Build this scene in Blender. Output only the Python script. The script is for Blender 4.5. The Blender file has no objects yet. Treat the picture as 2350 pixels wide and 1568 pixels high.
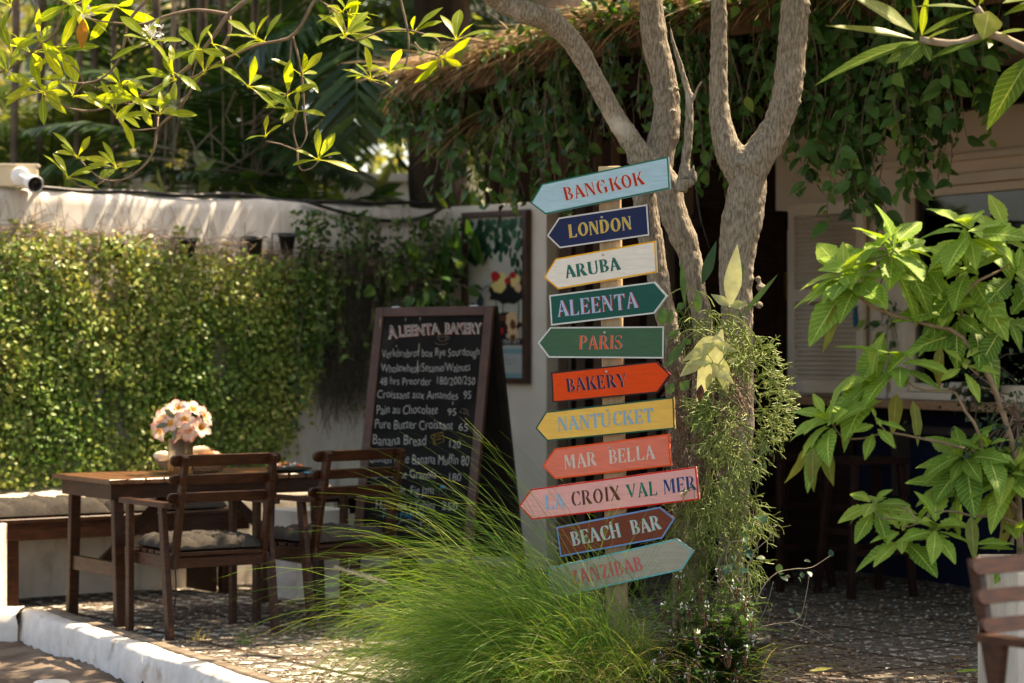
import bpy, math, random
import numpy as np
from mathutils import Vector, Matrix
R = math.radians
random.seed(7); rng = np.random.default_rng(11)
scene = bpy.context.scene
COL = scene.collection

# ------------------------------------------------------------------ camera, sky, sun, exposure
CAMZ = 1.42
cam_d = bpy.data.cameras.new('camera'); cam = bpy.data.objects.new('camera', cam_d); COL.objects.link(cam)
cam.location = (0, 0, CAMZ); cam.rotation_euler = (R(90), 0, 0)
cam_d.lens = 85; cam_d.sensor_width = 36; cam_d.clip_end = 500
cam_d.dof.use_dof = True; cam_d.dof.focus_distance = 10.0; cam_d.dof.aperture_fstop = 2.4
scene.camera = cam
SUN_AZ, SUN_EL = 60, 60          # degrees from +Y towards +X, elevation
SD = np.array([math.sin(R(SUN_AZ))*math.cos(R(SUN_EL)), math.cos(R(SUN_AZ))*math.cos(R(SUN_EL)), math.sin(R(SUN_EL))])
w = bpy.data.worlds.new('World'); scene.world = w; w.use_nodes = True
nt = w.node_tree; bg = nt.nodes['Background']
sky = nt.nodes.new('ShaderNodeTexSky'); sky.sky_type = 'NISHITA'; sky.sun_disc = False
sky.sun_elevation = R(SUN_EL); sky.sun_rotation = R(SUN_AZ); sky.air_density = 0.8; sky.dust_density = 3.0; sky.ozone_density = 0.6
nt.links.new(sky.outputs[0], bg.inputs[0]); bg.inputs[1].default_value = 0.14
sl = bpy.data.lights.new('sun', 'SUN'); sl.energy = 4.0; sl.angle = R(0.5); sl.color = (1.0, 0.90, 0.74)
so = bpy.data.objects.new('sun', sl); COL.objects.link(so)
so.rotation_euler = Vector((-SD[0], -SD[1], -SD[2])).to_track_quat('-Z', 'Y').to_euler()
so.location = tuple(SD*40)
vs = scene.view_settings
vs.view_transform = 'Standard'; vs.look = 'None'; vs.gamma = 1; vs.exposure = 1.95; vs.use_white_balance = True; vs.white_balance_temperature = 8100; vs.white_balance_tint = 12; vs.use_curve_mapping = False
scene.cycles.max_bounces = 10; scene.cycles.transmission_bounces = 8; scene.cycles.transparent_max_bounces = 12

# ------------------------------------------------------------------ helpers
FPX = 85/36*2350
def P(u, v, Y):                       # photo pixel (2350 wide) at distance Y -> world point
    return np.array([(u-1175)/FPX*Y, Y, CAMZ-(v-784)/FPX*Y])
def nrm(a):
    a = np.asarray(a, float); return a/np.maximum(np.linalg.norm(a, axis=-1, keepdims=True), 1e-9)
ORI = {}
def tag(o, label, cat, group=None):
    o['label'] = label; o['category'] = cat
    if group: o['group'] = group
    return o
def thing(name, label, cat, loc=(0,0,0), rz=0, group=None, local=False):
    o = bpy.data.objects.new(name, None); COL.objects.link(o)
    o.location = tuple(float(x) for x in loc); o.rotation_euler = (0, 0, rz); o.empty_display_size = .1
    ORI[o.name] = np.zeros(3) if local else np.array(loc, float)
    return tag(o, label, cat, group)
class MB:
    def __init__(s): s.V=[]; s.F=[]; s.T=[]; s.MI=[]; s.n=0; s.LA={}
    def add(s, v, f, t=0.0, mi=0):
        v = np.asarray(v, float).reshape(-1,3)
        s.V.append(v); s.T.append(np.broadcast_to(np.asarray(t, float), (len(v),)))
        o = s.n
        if isinstance(f, np.ndarray): s.F += (f+o).tolist()
        else: s.F += [[i+o for i in q] for q in f]
        s.MI += [mi]*len(f); s.n += len(v)
        return s
    def box(s, c, size, ax=None, mi=0, t=0.0):          # ax = 3 axes rows
        hx,hy,hz = [q/2 for q in size]; ax = np.eye(3) if ax is None else np.asarray(ax, float)
        b = min(hx,hy,hz)*.18; b = min(b, .004)
        pts=[]
        for z in (-hz, -hz+b, hz-b, hz):
            e = b if abs(z) == hz else 0
            pts += [(-hx+e,-hy+e,z),(hx-e,-hy+e,z),(hx-e,hy-e,z),(-hx+e,hy-e,z)]
        pts = np.array(pts)@ax + np.asarray(c, float)
        f=[[3,2,1,0],[12,13,14,15]]
        for k in range(3):
            for i in range(4): f.append([k*4+i,k*4+(i+1)%4,k*4+4+(i+1)%4,k*4+4+i])
        return s.add(pts, f, t, mi)
    def beam(s, a, b, w, h, up=(0,0,1), mi=0, t=0.0):   # box from a to b, w across, h along up
        a=np.asarray(a,float); b=np.asarray(b,float); d=b-a; L=np.linalg.norm(d); d=d/L
        x=np.cross(d, up); x=nrm(x); z=np.cross(x,d)
        return s.box((a+b)/2, (w,L,h), [x,d,z], mi, t)
    def tube(s, pts, rad, n=8, cap=True, t=0.0, mi=0):
        pts=np.asarray(pts,float); m=len(pts); rad=np.broadcast_to(np.asarray(rad,float),(m,))
        tan=np.gradient(pts,axis=0); tan=nrm(tan)
        ref=np.array([0,0,1.]) if abs(tan[0][2])<.9 else np.array([1.,0,0])
        x=nrm(np.cross(tan[0],ref)); V=[]
        ang=np.arange(n)*2*math.pi/n
        for i in range(m):
            x=nrm(x-tan[i]*np.dot(x,tan[i])); y=np.cross(tan[i],x)
            V.append(pts[i]+rad[i]*(np.cos(ang)[:,None]*x+np.sin(ang)[:,None]*y))
        f=[]
        for i in range(m-1):
            for k in range(n): f.append([i*n+k,i*n+(k+1)%n,(i+1)*n+(k+1)%n,(i+1)*n+k])
        if cap: f.append(list(range(n))[::-1]); f.append([(m-1)*n+k for k in range(n)])
        return s.add(np.concatenate(V), f, t, mi)
    def lathe(s, prof, c=(0,0,0), n=24, ax=None, mi=0, t=0.0):   # prof: (r,z)
        prof=np.asarray(prof,float); ang=np.arange(n)*2*math.pi/n; ax=np.eye(3) if ax is None else np.asarray(ax)
        V=np.concatenate([np.stack([r*np.cos(ang),r*np.sin(ang),np.full(n,z)],1) for r,z in prof])
        f=[[i*n+k,i*n+(k+1)%n,(i+1)*n+(k+1)%n,(i+1)*n+k] for i in range(len(prof)-1) for k in range(n)]
        return s.add(V@ax+np.asarray(c,float), f, t, mi)
    def prism(s, poly, back, mi=0, mis=None, t=0.0):      # poly: Nx3 front polygon, back: offset vector
        poly=np.asarray(poly,float); n=len(poly); mis=mi if mis is None else mis
        s.add(np.concatenate([poly,poly+np.asarray(back)]), [list(range(n))], t, mi)
        o=s.n-2*n
        s.F.append([o+n+i for i in range(n)][::-1]); s.MI.append(mis)
        for i in range(n): s.F.append([o+i,o+n+i,o+n+(i+1)%n,o+(i+1)%n]); s.MI.append(mis)
        return s
    def build(s, name, mats, parent=None, smooth=False, kind=None):
        me=bpy.data.meshes.new(name)
        V=np.concatenate(s.V) if s.V else np.zeros((0,3))
        if parent is not None: V=V-ORI[parent.name]
        me.from_pydata(V.tolist(), [], s.F)
        if not isinstance(mats,(list,tuple)): mats=[mats]
        for m in mats: me.materials.append(m)
        T=np.concatenate(s.T) if s.T else np.zeros(0)
        if np.any(T!=0):
            at=me.attributes.new('tint','FLOAT','POINT'); at.data.foreach_set('value', T.astype(np.float32))
        if s.LA:
            la=np.zeros(len(V),np.float32); lc=np.zeros(len(V),np.float32)
            for o_,(a_,c_) in s.LA.items(): la[o_:o_+len(a_)]=a_; lc[o_:o_+len(c_)]=c_
            for nm,dt in (('la',la),('lc',lc)): at=me.attributes.new(nm,'FLOAT','POINT'); at.data.foreach_set('value',dt)
        if any(s.MI): me.polygons.foreach_set('material_index', np.array(s.MI,np.int32))
        if smooth: me.polygons.foreach_set('use_smooth', np.ones(len(me.polygons),bool))
        me.update()
        o=bpy.data.objects.new(name, me); COL.objects.link(o)
        if parent is not None: o.parent=parent; ORI[o.name]=ORI[parent.name]
        else: ORI[o.name]=np.zeros(3)
        if kind: o['kind']=kind
        return o
PROF = {'ellip':[0.02,.55,.9,1,.85,.5,.02],'obov':[.06,.3,.62,.9,1,.72,.02],'lance':[.1,.6,1,.95,.7,.38,.01],
        'ovate':[.05,.8,1,.93,.72,.4,.01],'round':[.1,.75,1,1,.85,.5,.03],'strap':[.3,.8,1,1,.9,.6,.02],
        'tooth':[.05,.32,.3,.66,.6,.92,.84,1.02,.92,.96,.8,.72,.56,.4,.26,.01]}
def leaves(mb, Pt, D, N, L, W, droop=.15, fold=.25, prof='ellip', wave=0.0, tint=None, sub=None, grad=False, mi=0):
    Pt=np.asarray(Pt,float).reshape(-1,3); n=len(Pt); D=nrm(np.broadcast_to(D,(n,3))); N=np.broadcast_to(N,(n,3))
    N=nrm(N-D*np.sum(N*D,1,keepdims=True)); S=np.cross(D,N)
    L=np.broadcast_to(np.asarray(L,float),(n,)); W=np.broadcast_to(np.asarray(W,float),(n,))
    droop=np.broadcast_to(np.asarray(droop,float),(n,)); fold=np.broadcast_to(np.asarray(fold,float),(n,))
    pr=np.array(PROF[prof]); 
    if sub: 
        x0=np.linspace(0,1,len(pr)); xs=np.linspace(0,1,sub); pr=np.interp(xs,x0,pr)
    ns=len(pr); x=np.linspace(0,1,ns)
    ph=rng.random(n)*6.28
    mid=Pt[:,None,:]+D[:,None,:]*(L[:,None]*x)[...,None]-N[:,None,:]*((L*droop)[:,None]*x**2)[...,None]
    hw=(W*.5)[:,None]*pr
    out=[]
    for sg in (-1,1):
        lift=hw*fold[:,None]+wave*W[:,None]*np.sin(x*14+ph[:,None]+sg)*pr
        out.append(mid+sg*S[:,None,:]*hw[...,None]+N[:,None,:]*lift[...,None])
    V=np.stack([out[0],mid,out[1]],2).reshape(-1,3)        # n,ns,3,3
    base=(np.arange(n)*ns*3)[:,None]
    q=[]
    for i in range(ns-1):
        for k in range(2):
            q.append([i*3+k,i*3+k+1,(i+1)*3+k+1,(i+1)*3+k])
    F=(base[:,:,None]+np.array(q)[None]).reshape(-1,4)
    if tint is None: tint=rng.random(n)*.98+.01
    tint=np.broadcast_to(np.asarray(tint,float),(n,))
    s0=mb.n; mb.LA[s0]=(np.tile(np.repeat(x,3),n),np.tile(np.tile([-1.,0.,1.],ns),n))
    if grad: T=np.tile(np.repeat(x,3),n)*.98+.01
    else: T=np.repeat(tint,ns*3)
    mb.add(V,F,T,mi); return mb
def ribbon(mb, pts, wid, nrmv, tint=.5, mi=0):   # flat strip along pts
    pts=np.asarray(pts,float); m=len(pts); tan=nrm(np.gradient(pts,axis=0)); S=nrm(np.cross(tan,np.broadcast_to(nrmv,(m,3))))
    w_=np.broadcast_to(np.asarray(wid,float),(m,))[:,None]*.5
    V=np.concatenate([pts-S*w_,pts+S*w_]); F=[[i,i+1,m+i+1,m+i] for i in range(m-1)]
    mb.add(V,F,tint,mi)
def rand_unit(n):
    return nrm(rng.normal(size=(n,3)))
def spline(pts, n):
    pts=np.asarray(pts,float); m=len(pts)
    if m<3: t=np.linspace(0,1,n)[:,None]; return pts[0]*(1-t)+pts[-1]*t
    d=np.r_[0,np.cumsum(np.linalg.norm(np.diff(pts,axis=0),axis=1))]; d/=d[-1]
    ext=np.vstack([2*pts[0]-pts[1],pts,2*pts[-1]-pts[-2]]); out=[]
    for s_ in np.linspace(0,1,n):
        i=min(max(np.searchsorted(d,s_,side='right')-1,0),m-2); t=(s_-d[i])/max(d[i+1]-d[i],1e-9)
        p0,p1,p2,p3=ext[i:i+4]
        out.append(.5*((2*p1)+(-p0+p2)*t+(2*p0-5*p1+4*p2-p3)*t*t+(-p0+3*p1-3*p2+p3)*t**3))
    return np.array(out)

# ------------------------------------------------------------------ materials
def lin(c): 
    c=np.array(c,float)/255; return tuple(np.where(c<=.04045,c/12.92,((c+.055)/1.055)**2.4))
def newmat(name):
    m=bpy.data.materials.new(name); m.use_nodes=True; return m, m.node_tree.nodes, m.node_tree.links
def mat(name, c1, c2=None, scale=8, rough=.6, bump=.0, stretch=(1,1,1), detail=5, spec=.4, metal=0, c3=None, s3=1.5, t3=.6, bdist=.01):
    m,n,l=newmat(name); b=n['Principled BSDF']; b.inputs['Roughness'].default_value=rough; b.inputs['Metallic'].default_value=metal
    b.inputs['Specular IOR Level'].default_value=spec
    b.inputs['Base Color'].default_value=(*c1,1)
    if c2 is None and not bump: return m
    tc=n.new('ShaderNodeTexCoord'); mp=n.new('ShaderNodeMapping'); mp.inputs['Scale'].default_value=stretch
    l.new(tc.outputs['Object'],mp.inputs[0]); no=n.new('ShaderNodeTexNoise'); no.inputs['Scale'].default_value=scale; no.inputs['Detail'].default_value=detail
    l.new(mp.outputs[0],no.inputs[0])
    if c2 is not None:
        r=n.new('ShaderNodeValToRGB'); r.color_ramp.elements[0].position=.35; r.color_ramp.elements[1].position=.65
        r.color_ramp.elements[0].color=(*c1,1); r.color_ramp.elements[1].color=(*c2,1); l.new(no.outputs[0],r.inputs[0]); src=r.outputs[0]
        if c3 is not None:
            n3=n.new('ShaderNodeTexNoise'); n3.inputs['Scale'].default_value=s3; n3.inputs['Detail'].default_value=6; l.new(tc.outputs['Object'],n3.inputs[0])
            r3=n.new('ShaderNodeValToRGB'); r3.color_ramp.elements[0].position=t3; r3.color_ramp.elements[1].position=min(t3+.15,1); l.new(n3.outputs[0],r3.inputs[0])
            mx=n.new('ShaderNodeMixRGB'); l.new(r3.outputs[0],mx.inputs[0]); l.new(src,mx.inputs[1]); mx.inputs[2].default_value=(*c3,1); src=mx.outputs[0]
        l.new(src,b.inputs['Base Color'])
    if bump:
        bp=n.new('ShaderNodeBump'); bp.inputs['Strength'].default_value=bump; bp.inputs['Distance'].default_value=bdist
        l.new(no.outputs[0],bp.inputs['Height']); l.new(bp.outputs[0],b.inputs['Normal'])
    return m
def leafmat(name, cols, tr=.45, rough=.45, trcol=(1.25,1.2,.5), spec=.35, vein=False):
    """leaf: tint attribute picks a colour from cols, part of the light passes through"""
    m,n,l=newmat(name); b=n['Principled BSDF']; out=n['Material Output']
    at=n.new('ShaderNodeAttribute'); at.attribute_name='tint'; r=n.new('ShaderNodeValToRGB'); e=r.color_ramp.elements
    k=len(cols)
    while len(e)<k: e.new(.5)
    for i,c in enumerate(cols): e[i].position=i/(k-1); e[i].color=(*c,1)
    l.new(at.outputs['Fac'],r.inputs[0]); src=r.outputs[0]
    if vein:
        a1=n.new('ShaderNodeAttribute'); a1.attribute_name='la'; a2=n.new('ShaderNodeAttribute'); a2.attribute_name='lc'
        def MM(op,a,b_=0.0,c_=0.0):
            q_=n.new('ShaderNodeMath'); q_.operation=op
            for i,v in enumerate((a,b_,c_)):
                if isinstance(v,(int,float)): q_.inputs[i].default_value=v
                else: l.new(v,q_.inputs[i])
            return q_.outputs[0]
        ab=MM('ABSOLUTE',a2.outputs['Fac']); rib=MM('LESS_THAN',ab,.055)
        side=MM('GREATER_THAN',MM('SINE',MM('MULTIPLY',MM('SUBTRACT',a1.outputs['Fac'],MM('MULTIPLY',ab,.16)),75.0)),.86)
        vf=MM('MAXIMUM',MM('MULTIPLY',rib,.75),MM('MULTIPLY',side,.32)); vx=n.new('ShaderNodeMixRGB'); l.new(vf,vx.inputs[0]); l.new(src,vx.inputs[1]); vx.inputs[2].default_value=(*[min(1,q*1.5+.10) for q in cols[-1]],1); src=vx.outputs[0]
    tc=n.new('ShaderNodeTexCoord'); no=n.new('ShaderNodeTexNoise'); no.inputs['Scale'].default_value=35; no.inputs['Detail'].default_value=4; l.new(tc.outputs['Object'],no.inputs[0])
    mx=n.new('ShaderNodeMixRGB'); mx.blend_type='MULTIPLY'; mx.inputs[0].default_value=.5
    rr=n.new('ShaderNodeValToRGB'); rr.color_ramp.elements[0].position=.3; rr.color_ramp.elements[0].color=(.55,.55,.5,1); rr.color_ramp.elements[1].position=.7; rr.color_ramp.elements[1].color=(1,1,1,1)
    l.new(no.outputs[0],rr.inputs[0]); l.new(src,mx.inputs[1]); l.new(rr.outputs[0],mx.inputs[2])
    l.new(mx.outputs[0],b.inputs['Base Color']); b.inputs['Roughness'].default_value=rough; b.inputs['Specular IOR Level'].default_value=spec
    bp=n.new('ShaderNodeBump'); bp.inputs['Strength'].default_value=.25; bp.inputs['Distance'].default_value=.004; l.new(no.outputs[0],bp.inputs['Height']); l.new(bp.outputs[0],b.inputs['Normal'])
    t=n.new('ShaderNodeBsdfTranslucent'); mc=n.new('ShaderNodeMixRGB'); mc.blend_type='MULTIPLY'; mc.inputs[0].default_value=1; mc.inputs[2].default_value=(*trcol,1)
    l.new(mx.outputs[0],mc.inputs[1]); l.new(mc.outputs[0],t.inputs[0])
    ms=n.new('ShaderNodeMixShader'); ms.inputs[0].default_value=tr; l.new(b.outputs[0],ms.inputs[1]); l.new(t.outputs[0],ms.inputs[2]); l.new(ms.outputs[0],out.inputs[0])
    return m
wood_dk = mat('stained_acacia', (.024,.0075,.003),(.060,.020,.007),14,.42,.15,(1,1,6),spec=.28,bdist=.003)
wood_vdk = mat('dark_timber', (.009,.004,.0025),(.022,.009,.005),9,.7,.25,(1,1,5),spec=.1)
post_wood = mat('weathered_pine', (.36,.24,.13),(.50,.36,.21),9,.75,.25,(6,6,.6),c3=(.20,.13,.08),s3=3,t3=.62)
def plastermat(name,c1,c2,st,amt):
    m=mat(name,c1,c2,5,.9,.45,c3=st,s3=2.4,t3=.60,spec=.15); n=m.node_tree.nodes; l=m.node_tree.links; b=n['Principled BSDF']; src=b.inputs['Base Color'].links[0].from_socket
    tc=n.new('ShaderNodeTexCoord'); mp=n.new('ShaderNodeMapping'); mp.inputs['Scale'].default_value=(9,9,.9); l.new(tc.outputs['Object'],mp.inputs[0]); no=n.new('ShaderNodeTexNoise'); no.inputs['Scale'].default_value=1.6; no.inputs['Detail'].default_value=8; no.inputs['Roughness'].default_value=.7; l.new(mp.outputs[0],no.inputs[0])
    r=n.new('ShaderNodeValToRGB'); r.color_ramp.elements[0].position=.50; r.color_ramp.elements[0].color=(0,0,0,1); r.color_ramp.elements[1].position=.72; r.color_ramp.elements[1].color=(amt,amt,amt,1); l.new(no.outputs[0],r.inputs[0])
    mx=n.new('ShaderNodeMixRGB'); l.new(r.outputs[0],mx.inputs[0]); l.new(src,mx.inputs[1]); mx.inputs[2].default_value=(*st,1); l.new(mx.outputs[0],b.inputs['Base Color']); return m
plaster = plastermat('whitewashed_plaster', (.60,.57,.53),(.70,.67,.63),(.36,.30,.24),.8)
plaster_kerb = mat('flaking_whitewash', (.58,.54,.49),(.70,.66,.61),9,.9,.6,c3=(.33,.25,.18),s3=6,t3=.60,spec=.1,bdist=.012)
plaster_dirty = plastermat('stained_plaster', (.55,.47,.37),(.68,.60,.50),(.26,.21,.16),.6)
beige = mat('beige_render', (.60,.50,.40),(.66,.55,.44),3,.85,.2,c3=(.42,.32,.23),s3=1.1,t3=.62)
beige_trim = mat('beige_painted_wood', (.58,.49,.39),(.64,.54,.43),6,.6,.1)
navy = mat('navy_painted_wall', (.006,.008,.022),(.009,.012,.030),5,.8,.15,spec=.1)
black_pl = mat('black_plastic', (.012,.012,.012),(.022,.021,.02),9,.5,.1)
cable_m = mat('black_cable', (.012,.012,.013),None,rough=.5)
bark = mat('grey_brown_bark', (.30,.225,.16),(.44,.34,.25),14,.95,1.0,(1,1,.22),10,c3=(.62,.55,.46),s3=5.5,t3=.64,bdist=.03,spec=.1)
def rebark(m,c1,c2):
    n=m.node_tree.nodes; l=m.node_tree.links; b=n['Principled BSDF']
    mp=[q for q in n if q.type=='MAPPING'][0]; mp.inputs['Scale'].default_value=(1,1,.16)
    no=n.new('ShaderNodeTexNoise'); no.noise_type='RIDGED_MULTIFRACTAL'; no.inputs['Scale'].default_value=55; no.inputs['Detail'].default_value=6; l.new(mp.outputs[0],no.inputs[0])
    bp=[q for q in n if q.type=='BUMP'][0]; mr=n.new('ShaderNodeMapRange'); mr.inputs[1].default_value=.2; mr.inputs[2].default_value=1.8; mr.inputs[3].default_value=1; mr.inputs[4].default_value=0; l.new(no.outputs[0],mr.inputs[0]); l.new(mr.outputs[0],bp.inputs['Height']); bp.inputs['Distance'].default_value=.012
    src=b.inputs['Base Color'].links[0].from_socket; mx=n.new('ShaderNodeMixRGB'); mx.blend_type='MULTIPLY'; mx.inputs[0].default_value=.8; l.new(src,mx.inputs[1]); r=n.new('ShaderNodeValToRGB'); r.color_ramp.elements[0].position=.25; r.color_ramp.elements[0].color=(.30,.25,.22,1); r.color_ramp.elements[1].position=.62; r.color_ramp.elements[1].color=(1,1,1,1); l.new(mr.outputs[0],r.inputs[0]); l.new(r.outputs[0],mx.inputs[2]); l.new(mx.outputs[0],b.inputs['Base Color'])
bark = mat('grey_brown_bark', (.155,.127,.098),(.36,.315,.255),125,.95,.9,(1,1,.26),9,c3=(.54,.49,.43),s3=5,t3=.58,bdist=.010,spec=.1)
bark_dk = mat('dark_fibrous_bark', (.022,.014,.009),(.075,.048,.03),14,.95,.8,(1,1,.15),8,bdist=.03)
bark_lt = mat('pale_pinkish_bark', (.26,.16,.11),(.40,.27,.19),16,.95,.8,(1,1,.2),8,bdist=.03)
twig = mat('brown_twig', (.13,.085,.06),(.22,.16,.12),30,.8,.4,bdist=.002)
twig_dry = mat('dry_twig', (.22,.15,.10),(.34,.26,.19),30,.9)
straw = leafmat('dry_thatch_straw', [(.16,.09,.045),(.33,.20,.10),(.48,.33,.19),(.60,.46,.30)], .15, .8, (1,.95,.85), .15)
cush = mat('charcoal_cotton', (.046,.041,.036),(.064,.057,.050),60,.98,.3,bdist=.002,spec=.0)
steel = mat('screw_steel', (.45,.42,.38),None,rough=.35,metal=1)
white_pl = mat('white_plastic', (.75,.75,.74),None,rough=.35)
# ------------------------------------------------------------------ ground and paving
AX = np.array([.826,.563,0]); BX = np.array([-.563,.826,0])      # table / paving directions
def ground_mat():
    m=mat('sandy_soil',(.075,.052,.037),(.18,.135,.098),4,.95,.8,c3=(.075,.048,.03),s3=1.6,t3=.52,bdist=.05); return m
g=MB()
gx=np.r_[-60,-20,np.linspace(-5,0,110),3,8,20,60]; gy=np.r_[-40,-10,5,np.linspace(8,13,110),18,30,90]
X,Y=np.meshgrid(gx,gy); Z=np.full_like(X,-.125)
inn=(X>-4.9)&(X<-.2)&(Y>8.1)&(Y<12.9)
Z=Z+np.where(inn,.02*np.sin(X*3.1+1)*np.sin(Y*2.3)+.008*np.sin(X*9+Y*4)+.006*rng.normal(size=X.shape)-.01,0)
nx=len(gx); idx=np.arange(X.size).reshape(X.shape)
F=np.stack([idx[:-1,:-1],idx[:-1,1:],idx[1:,1:],idx[1:,:-1]],-1).reshape(-1,4)
g.add(np.stack([X,Y,Z],-1).reshape(-1,3),F); gr=g.build('ground',ground_mat(),smooth=True,kind='structure')

def paving_mat():
    m,n,l=newmat('pebble_grid_paving'); b=n['Principled BSDF']; b.inputs['Roughness'].default_value=.9; b.inputs['Specular IOR Level'].default_value=.0
    tc=n.new('ShaderNodeTexCoord'); mp=n.new('ShaderNodeMapping'); mp.inputs['Rotation'].default_value=(0,0,R(-34.3)); l.new(tc.outputs['Object'],mp.inputs[0])
    sx=n.new('ShaderNodeSeparateXYZ'); l.new(mp.outputs[0],sx.inputs[0])
    def M(op,a,b_=None,c=None):
        q=n.new('ShaderNodeMath'); q.operation=op
        for i,v in enumerate((a,b_,c)):
            if v is None: continue
            if isinstance(v,(int,float)): q.inputs[i].default_value=v
            else: l.new(v,q.inputs[i])
        return q.outputs[0]
    x=sx.outputs[0]; y=sx.outputs[1]
    nd=n.new('ShaderNodeTexNoise'); nd.inputs['Scale'].default_value=14; l.new(tc.outputs['Object'],nd.inputs[0])
    wob=M('MULTIPLY',M('SUBTRACT',nd.outputs[0],.5),.18)
    fx=M('ABSOLUTE',M('SUBTRACT',M('FRACT',M('ADD',M('MULTIPLY',x,8.6),wob)),.5)); fy=M('ABSOLUTE',M('SUBTRACT',M('FRACT',M('ADD',M('MULTIPLY',y,7.0),wob)),.5))
    dia=M('ADD',fx,fy)                                   # <.5 inside a diamond cell
    hole=n.new('ShaderNodeMapRange'); hole.interpolation_type='SMOOTHSTEP'; hole.inputs[1].default_value=.33; hole.inputs[2].default_value=.39; hole.inputs[3].default_value=1; hole.inputs[4].default_value=0; l.new(dia,hole.inputs[0])
    jx=M('ABSOLUTE',M('SUBTRACT',M('FRACT',M('MULTIPLY',x,1.72)),.5)); jy=M('ABSOLUTE',M('SUBTRACT',M('FRACT',M('MULTIPLY',y,2.33)),.5))
    joint=n.new('ShaderNodeMapRange'); joint.inputs[1].default_value=.462; joint.inputs[2].default_value=.482; l.new(M('MAXIMUM',jx,jy),joint.inputs[0])
    big=n.new('ShaderNodeTexNoise'); big.inputs['Scale'].default_value=1.3; big.inputs['Detail'].default_value=4; l.new(tc.outputs['Object'],big.inputs[0])
    fine=n.new('ShaderNodeTexNoise'); fine.inputs['Scale'].default_value=27; fine.inputs['Detail'].default_value=6; fine.inputs['Roughness'].default_value=.7; l.new(tc.outputs['Object'],fine.inputs[0])
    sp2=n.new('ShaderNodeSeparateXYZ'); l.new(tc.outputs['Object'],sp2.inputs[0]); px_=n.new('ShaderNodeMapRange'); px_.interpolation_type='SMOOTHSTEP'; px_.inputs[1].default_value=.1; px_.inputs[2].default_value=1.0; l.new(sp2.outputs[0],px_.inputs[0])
    # white mortar spilled over the concrete, thicker where the large noise is high
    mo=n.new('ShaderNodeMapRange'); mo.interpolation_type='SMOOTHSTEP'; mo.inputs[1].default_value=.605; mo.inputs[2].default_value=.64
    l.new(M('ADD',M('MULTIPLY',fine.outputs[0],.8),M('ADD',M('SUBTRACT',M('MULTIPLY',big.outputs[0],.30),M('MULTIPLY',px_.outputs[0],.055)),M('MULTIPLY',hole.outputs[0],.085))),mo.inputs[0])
    conc=n.new('ShaderNodeValToRGB'); conc.color_ramp.elements[0].color=(.085,.072,.06,1); conc.color_ramp.elements[1].color=(.18,.155,.13,1); l.new(fine.outputs[0],conc.inputs[0])
    vo=n.new('ShaderNodeTexVoronoi'); vo.inputs['Scale'].default_value=38; l.new(tc.outputs['Object'],vo.inputs['Vector'])
    peb=n.new('ShaderNodeValToRGB'); e=peb.color_ramp.elements; e[0].color=(.02,.013,.009,1); e[1].color=(.26,.16,.10,1); e.new(.5).color=(.09,.055,.035,1)
    sr=n.new('ShaderNodeSeparateColor'); l.new(vo.outputs['Color'],sr.inputs[0]); l.new(sr.outputs[0],peb.inputs[0])
    m1=n.new('ShaderNodeMixRGB'); l.new(hole.outputs[0],m1.inputs[0]); l.new(conc.outputs[0],m1.inputs[1]); l.new(peb.outputs[0],m1.inputs[2])
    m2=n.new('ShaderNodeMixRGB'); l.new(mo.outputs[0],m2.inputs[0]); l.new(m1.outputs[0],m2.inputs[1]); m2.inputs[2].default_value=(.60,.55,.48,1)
    m3=n.new('ShaderNodeMixRGB'); l.new(joint.outputs[0],m3.inputs[0]); l.new(m2.outputs[0],m3.inputs[1]); m3.inputs[2].default_value=(.06,.045,.035,1)
    l.new(m3.outputs[0],b.inputs['Base Color'])
    h=M('ADD',M('ADD',M('MULTIPLY',hole.outputs[0],-1.0),M('MULTIPLY',mo.outputs[0],.8)),M('MULTIPLY',M('ADD',joint.outputs[0],vo.outputs['Distance']),-.5))
    bp=n.new('ShaderNodeBump'); bp.inputs['Strength'].default_value=1; bp.inputs['Distance'].default_value=.02; l.new(h,bp.inputs['Height']); l.new(bp.outputs[0],b.inputs['Normal'])
    return m
K0=np.array([-2.44,12.55]); K1=np.array([-1.09,10.05]); kd=(K1-K0)/np.linalg.norm(K1-K0); kn=np.array([kd[1],-kd[0]])  # kn: to the left-near (outside)
if kn[0]>0: kn=-kn
KE=K0+kd*8.4
poly=[(*K0,0),(*KE,0),(9,KE[1],0),(9,17.5,0),(-.2,17.5,0),(-3.1,13.9,0),(-3.0,12.9,0)]
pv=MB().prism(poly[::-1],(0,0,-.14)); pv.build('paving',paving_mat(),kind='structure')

# pebbles bedded in the paving, one uncountable scatter
pb=MB(); ico=np.array([[0,0,1],[.8,0,.35],[.25,.76,.35],[-.65,.47,.35],[-.65,-.47,.35],[.25,-.76,.35]]); icf=[[0,1,2],[0,2,3],[0,3,4],[0,4,5],[0,5,1],[1,2,3,4,5][::-1]]
npb=0
while npb<5200:
    yy=10.02+4.3*rng.random()**1.3; xx=-2.4+yy*(.43)*rng.random()*1.08
    dd=(np.array([xx,yy])-K0); 
    if np.dot(dd,-kn)<.05: continue
    q=math.sin(xx*2.3+.7)*math.sin(yy*1.9)+.6*math.sin(xx*5.1+yy*3.3)
    if rng.random()>.55+.3*q: continue
    s_=.006+.009*rng.random(); a=rng.random()*6.28; M3=np.array([[math.cos(a),math.sin(a),0],[-math.sin(a),math.cos(a),0],[0,0,1]])
    pb.add((ico*np.array([s_*1.25,s_*.9,s_*.7]))@M3+np.array([xx,yy,.0]),icf,rng.random()*.98+.01); npb+=1
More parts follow.
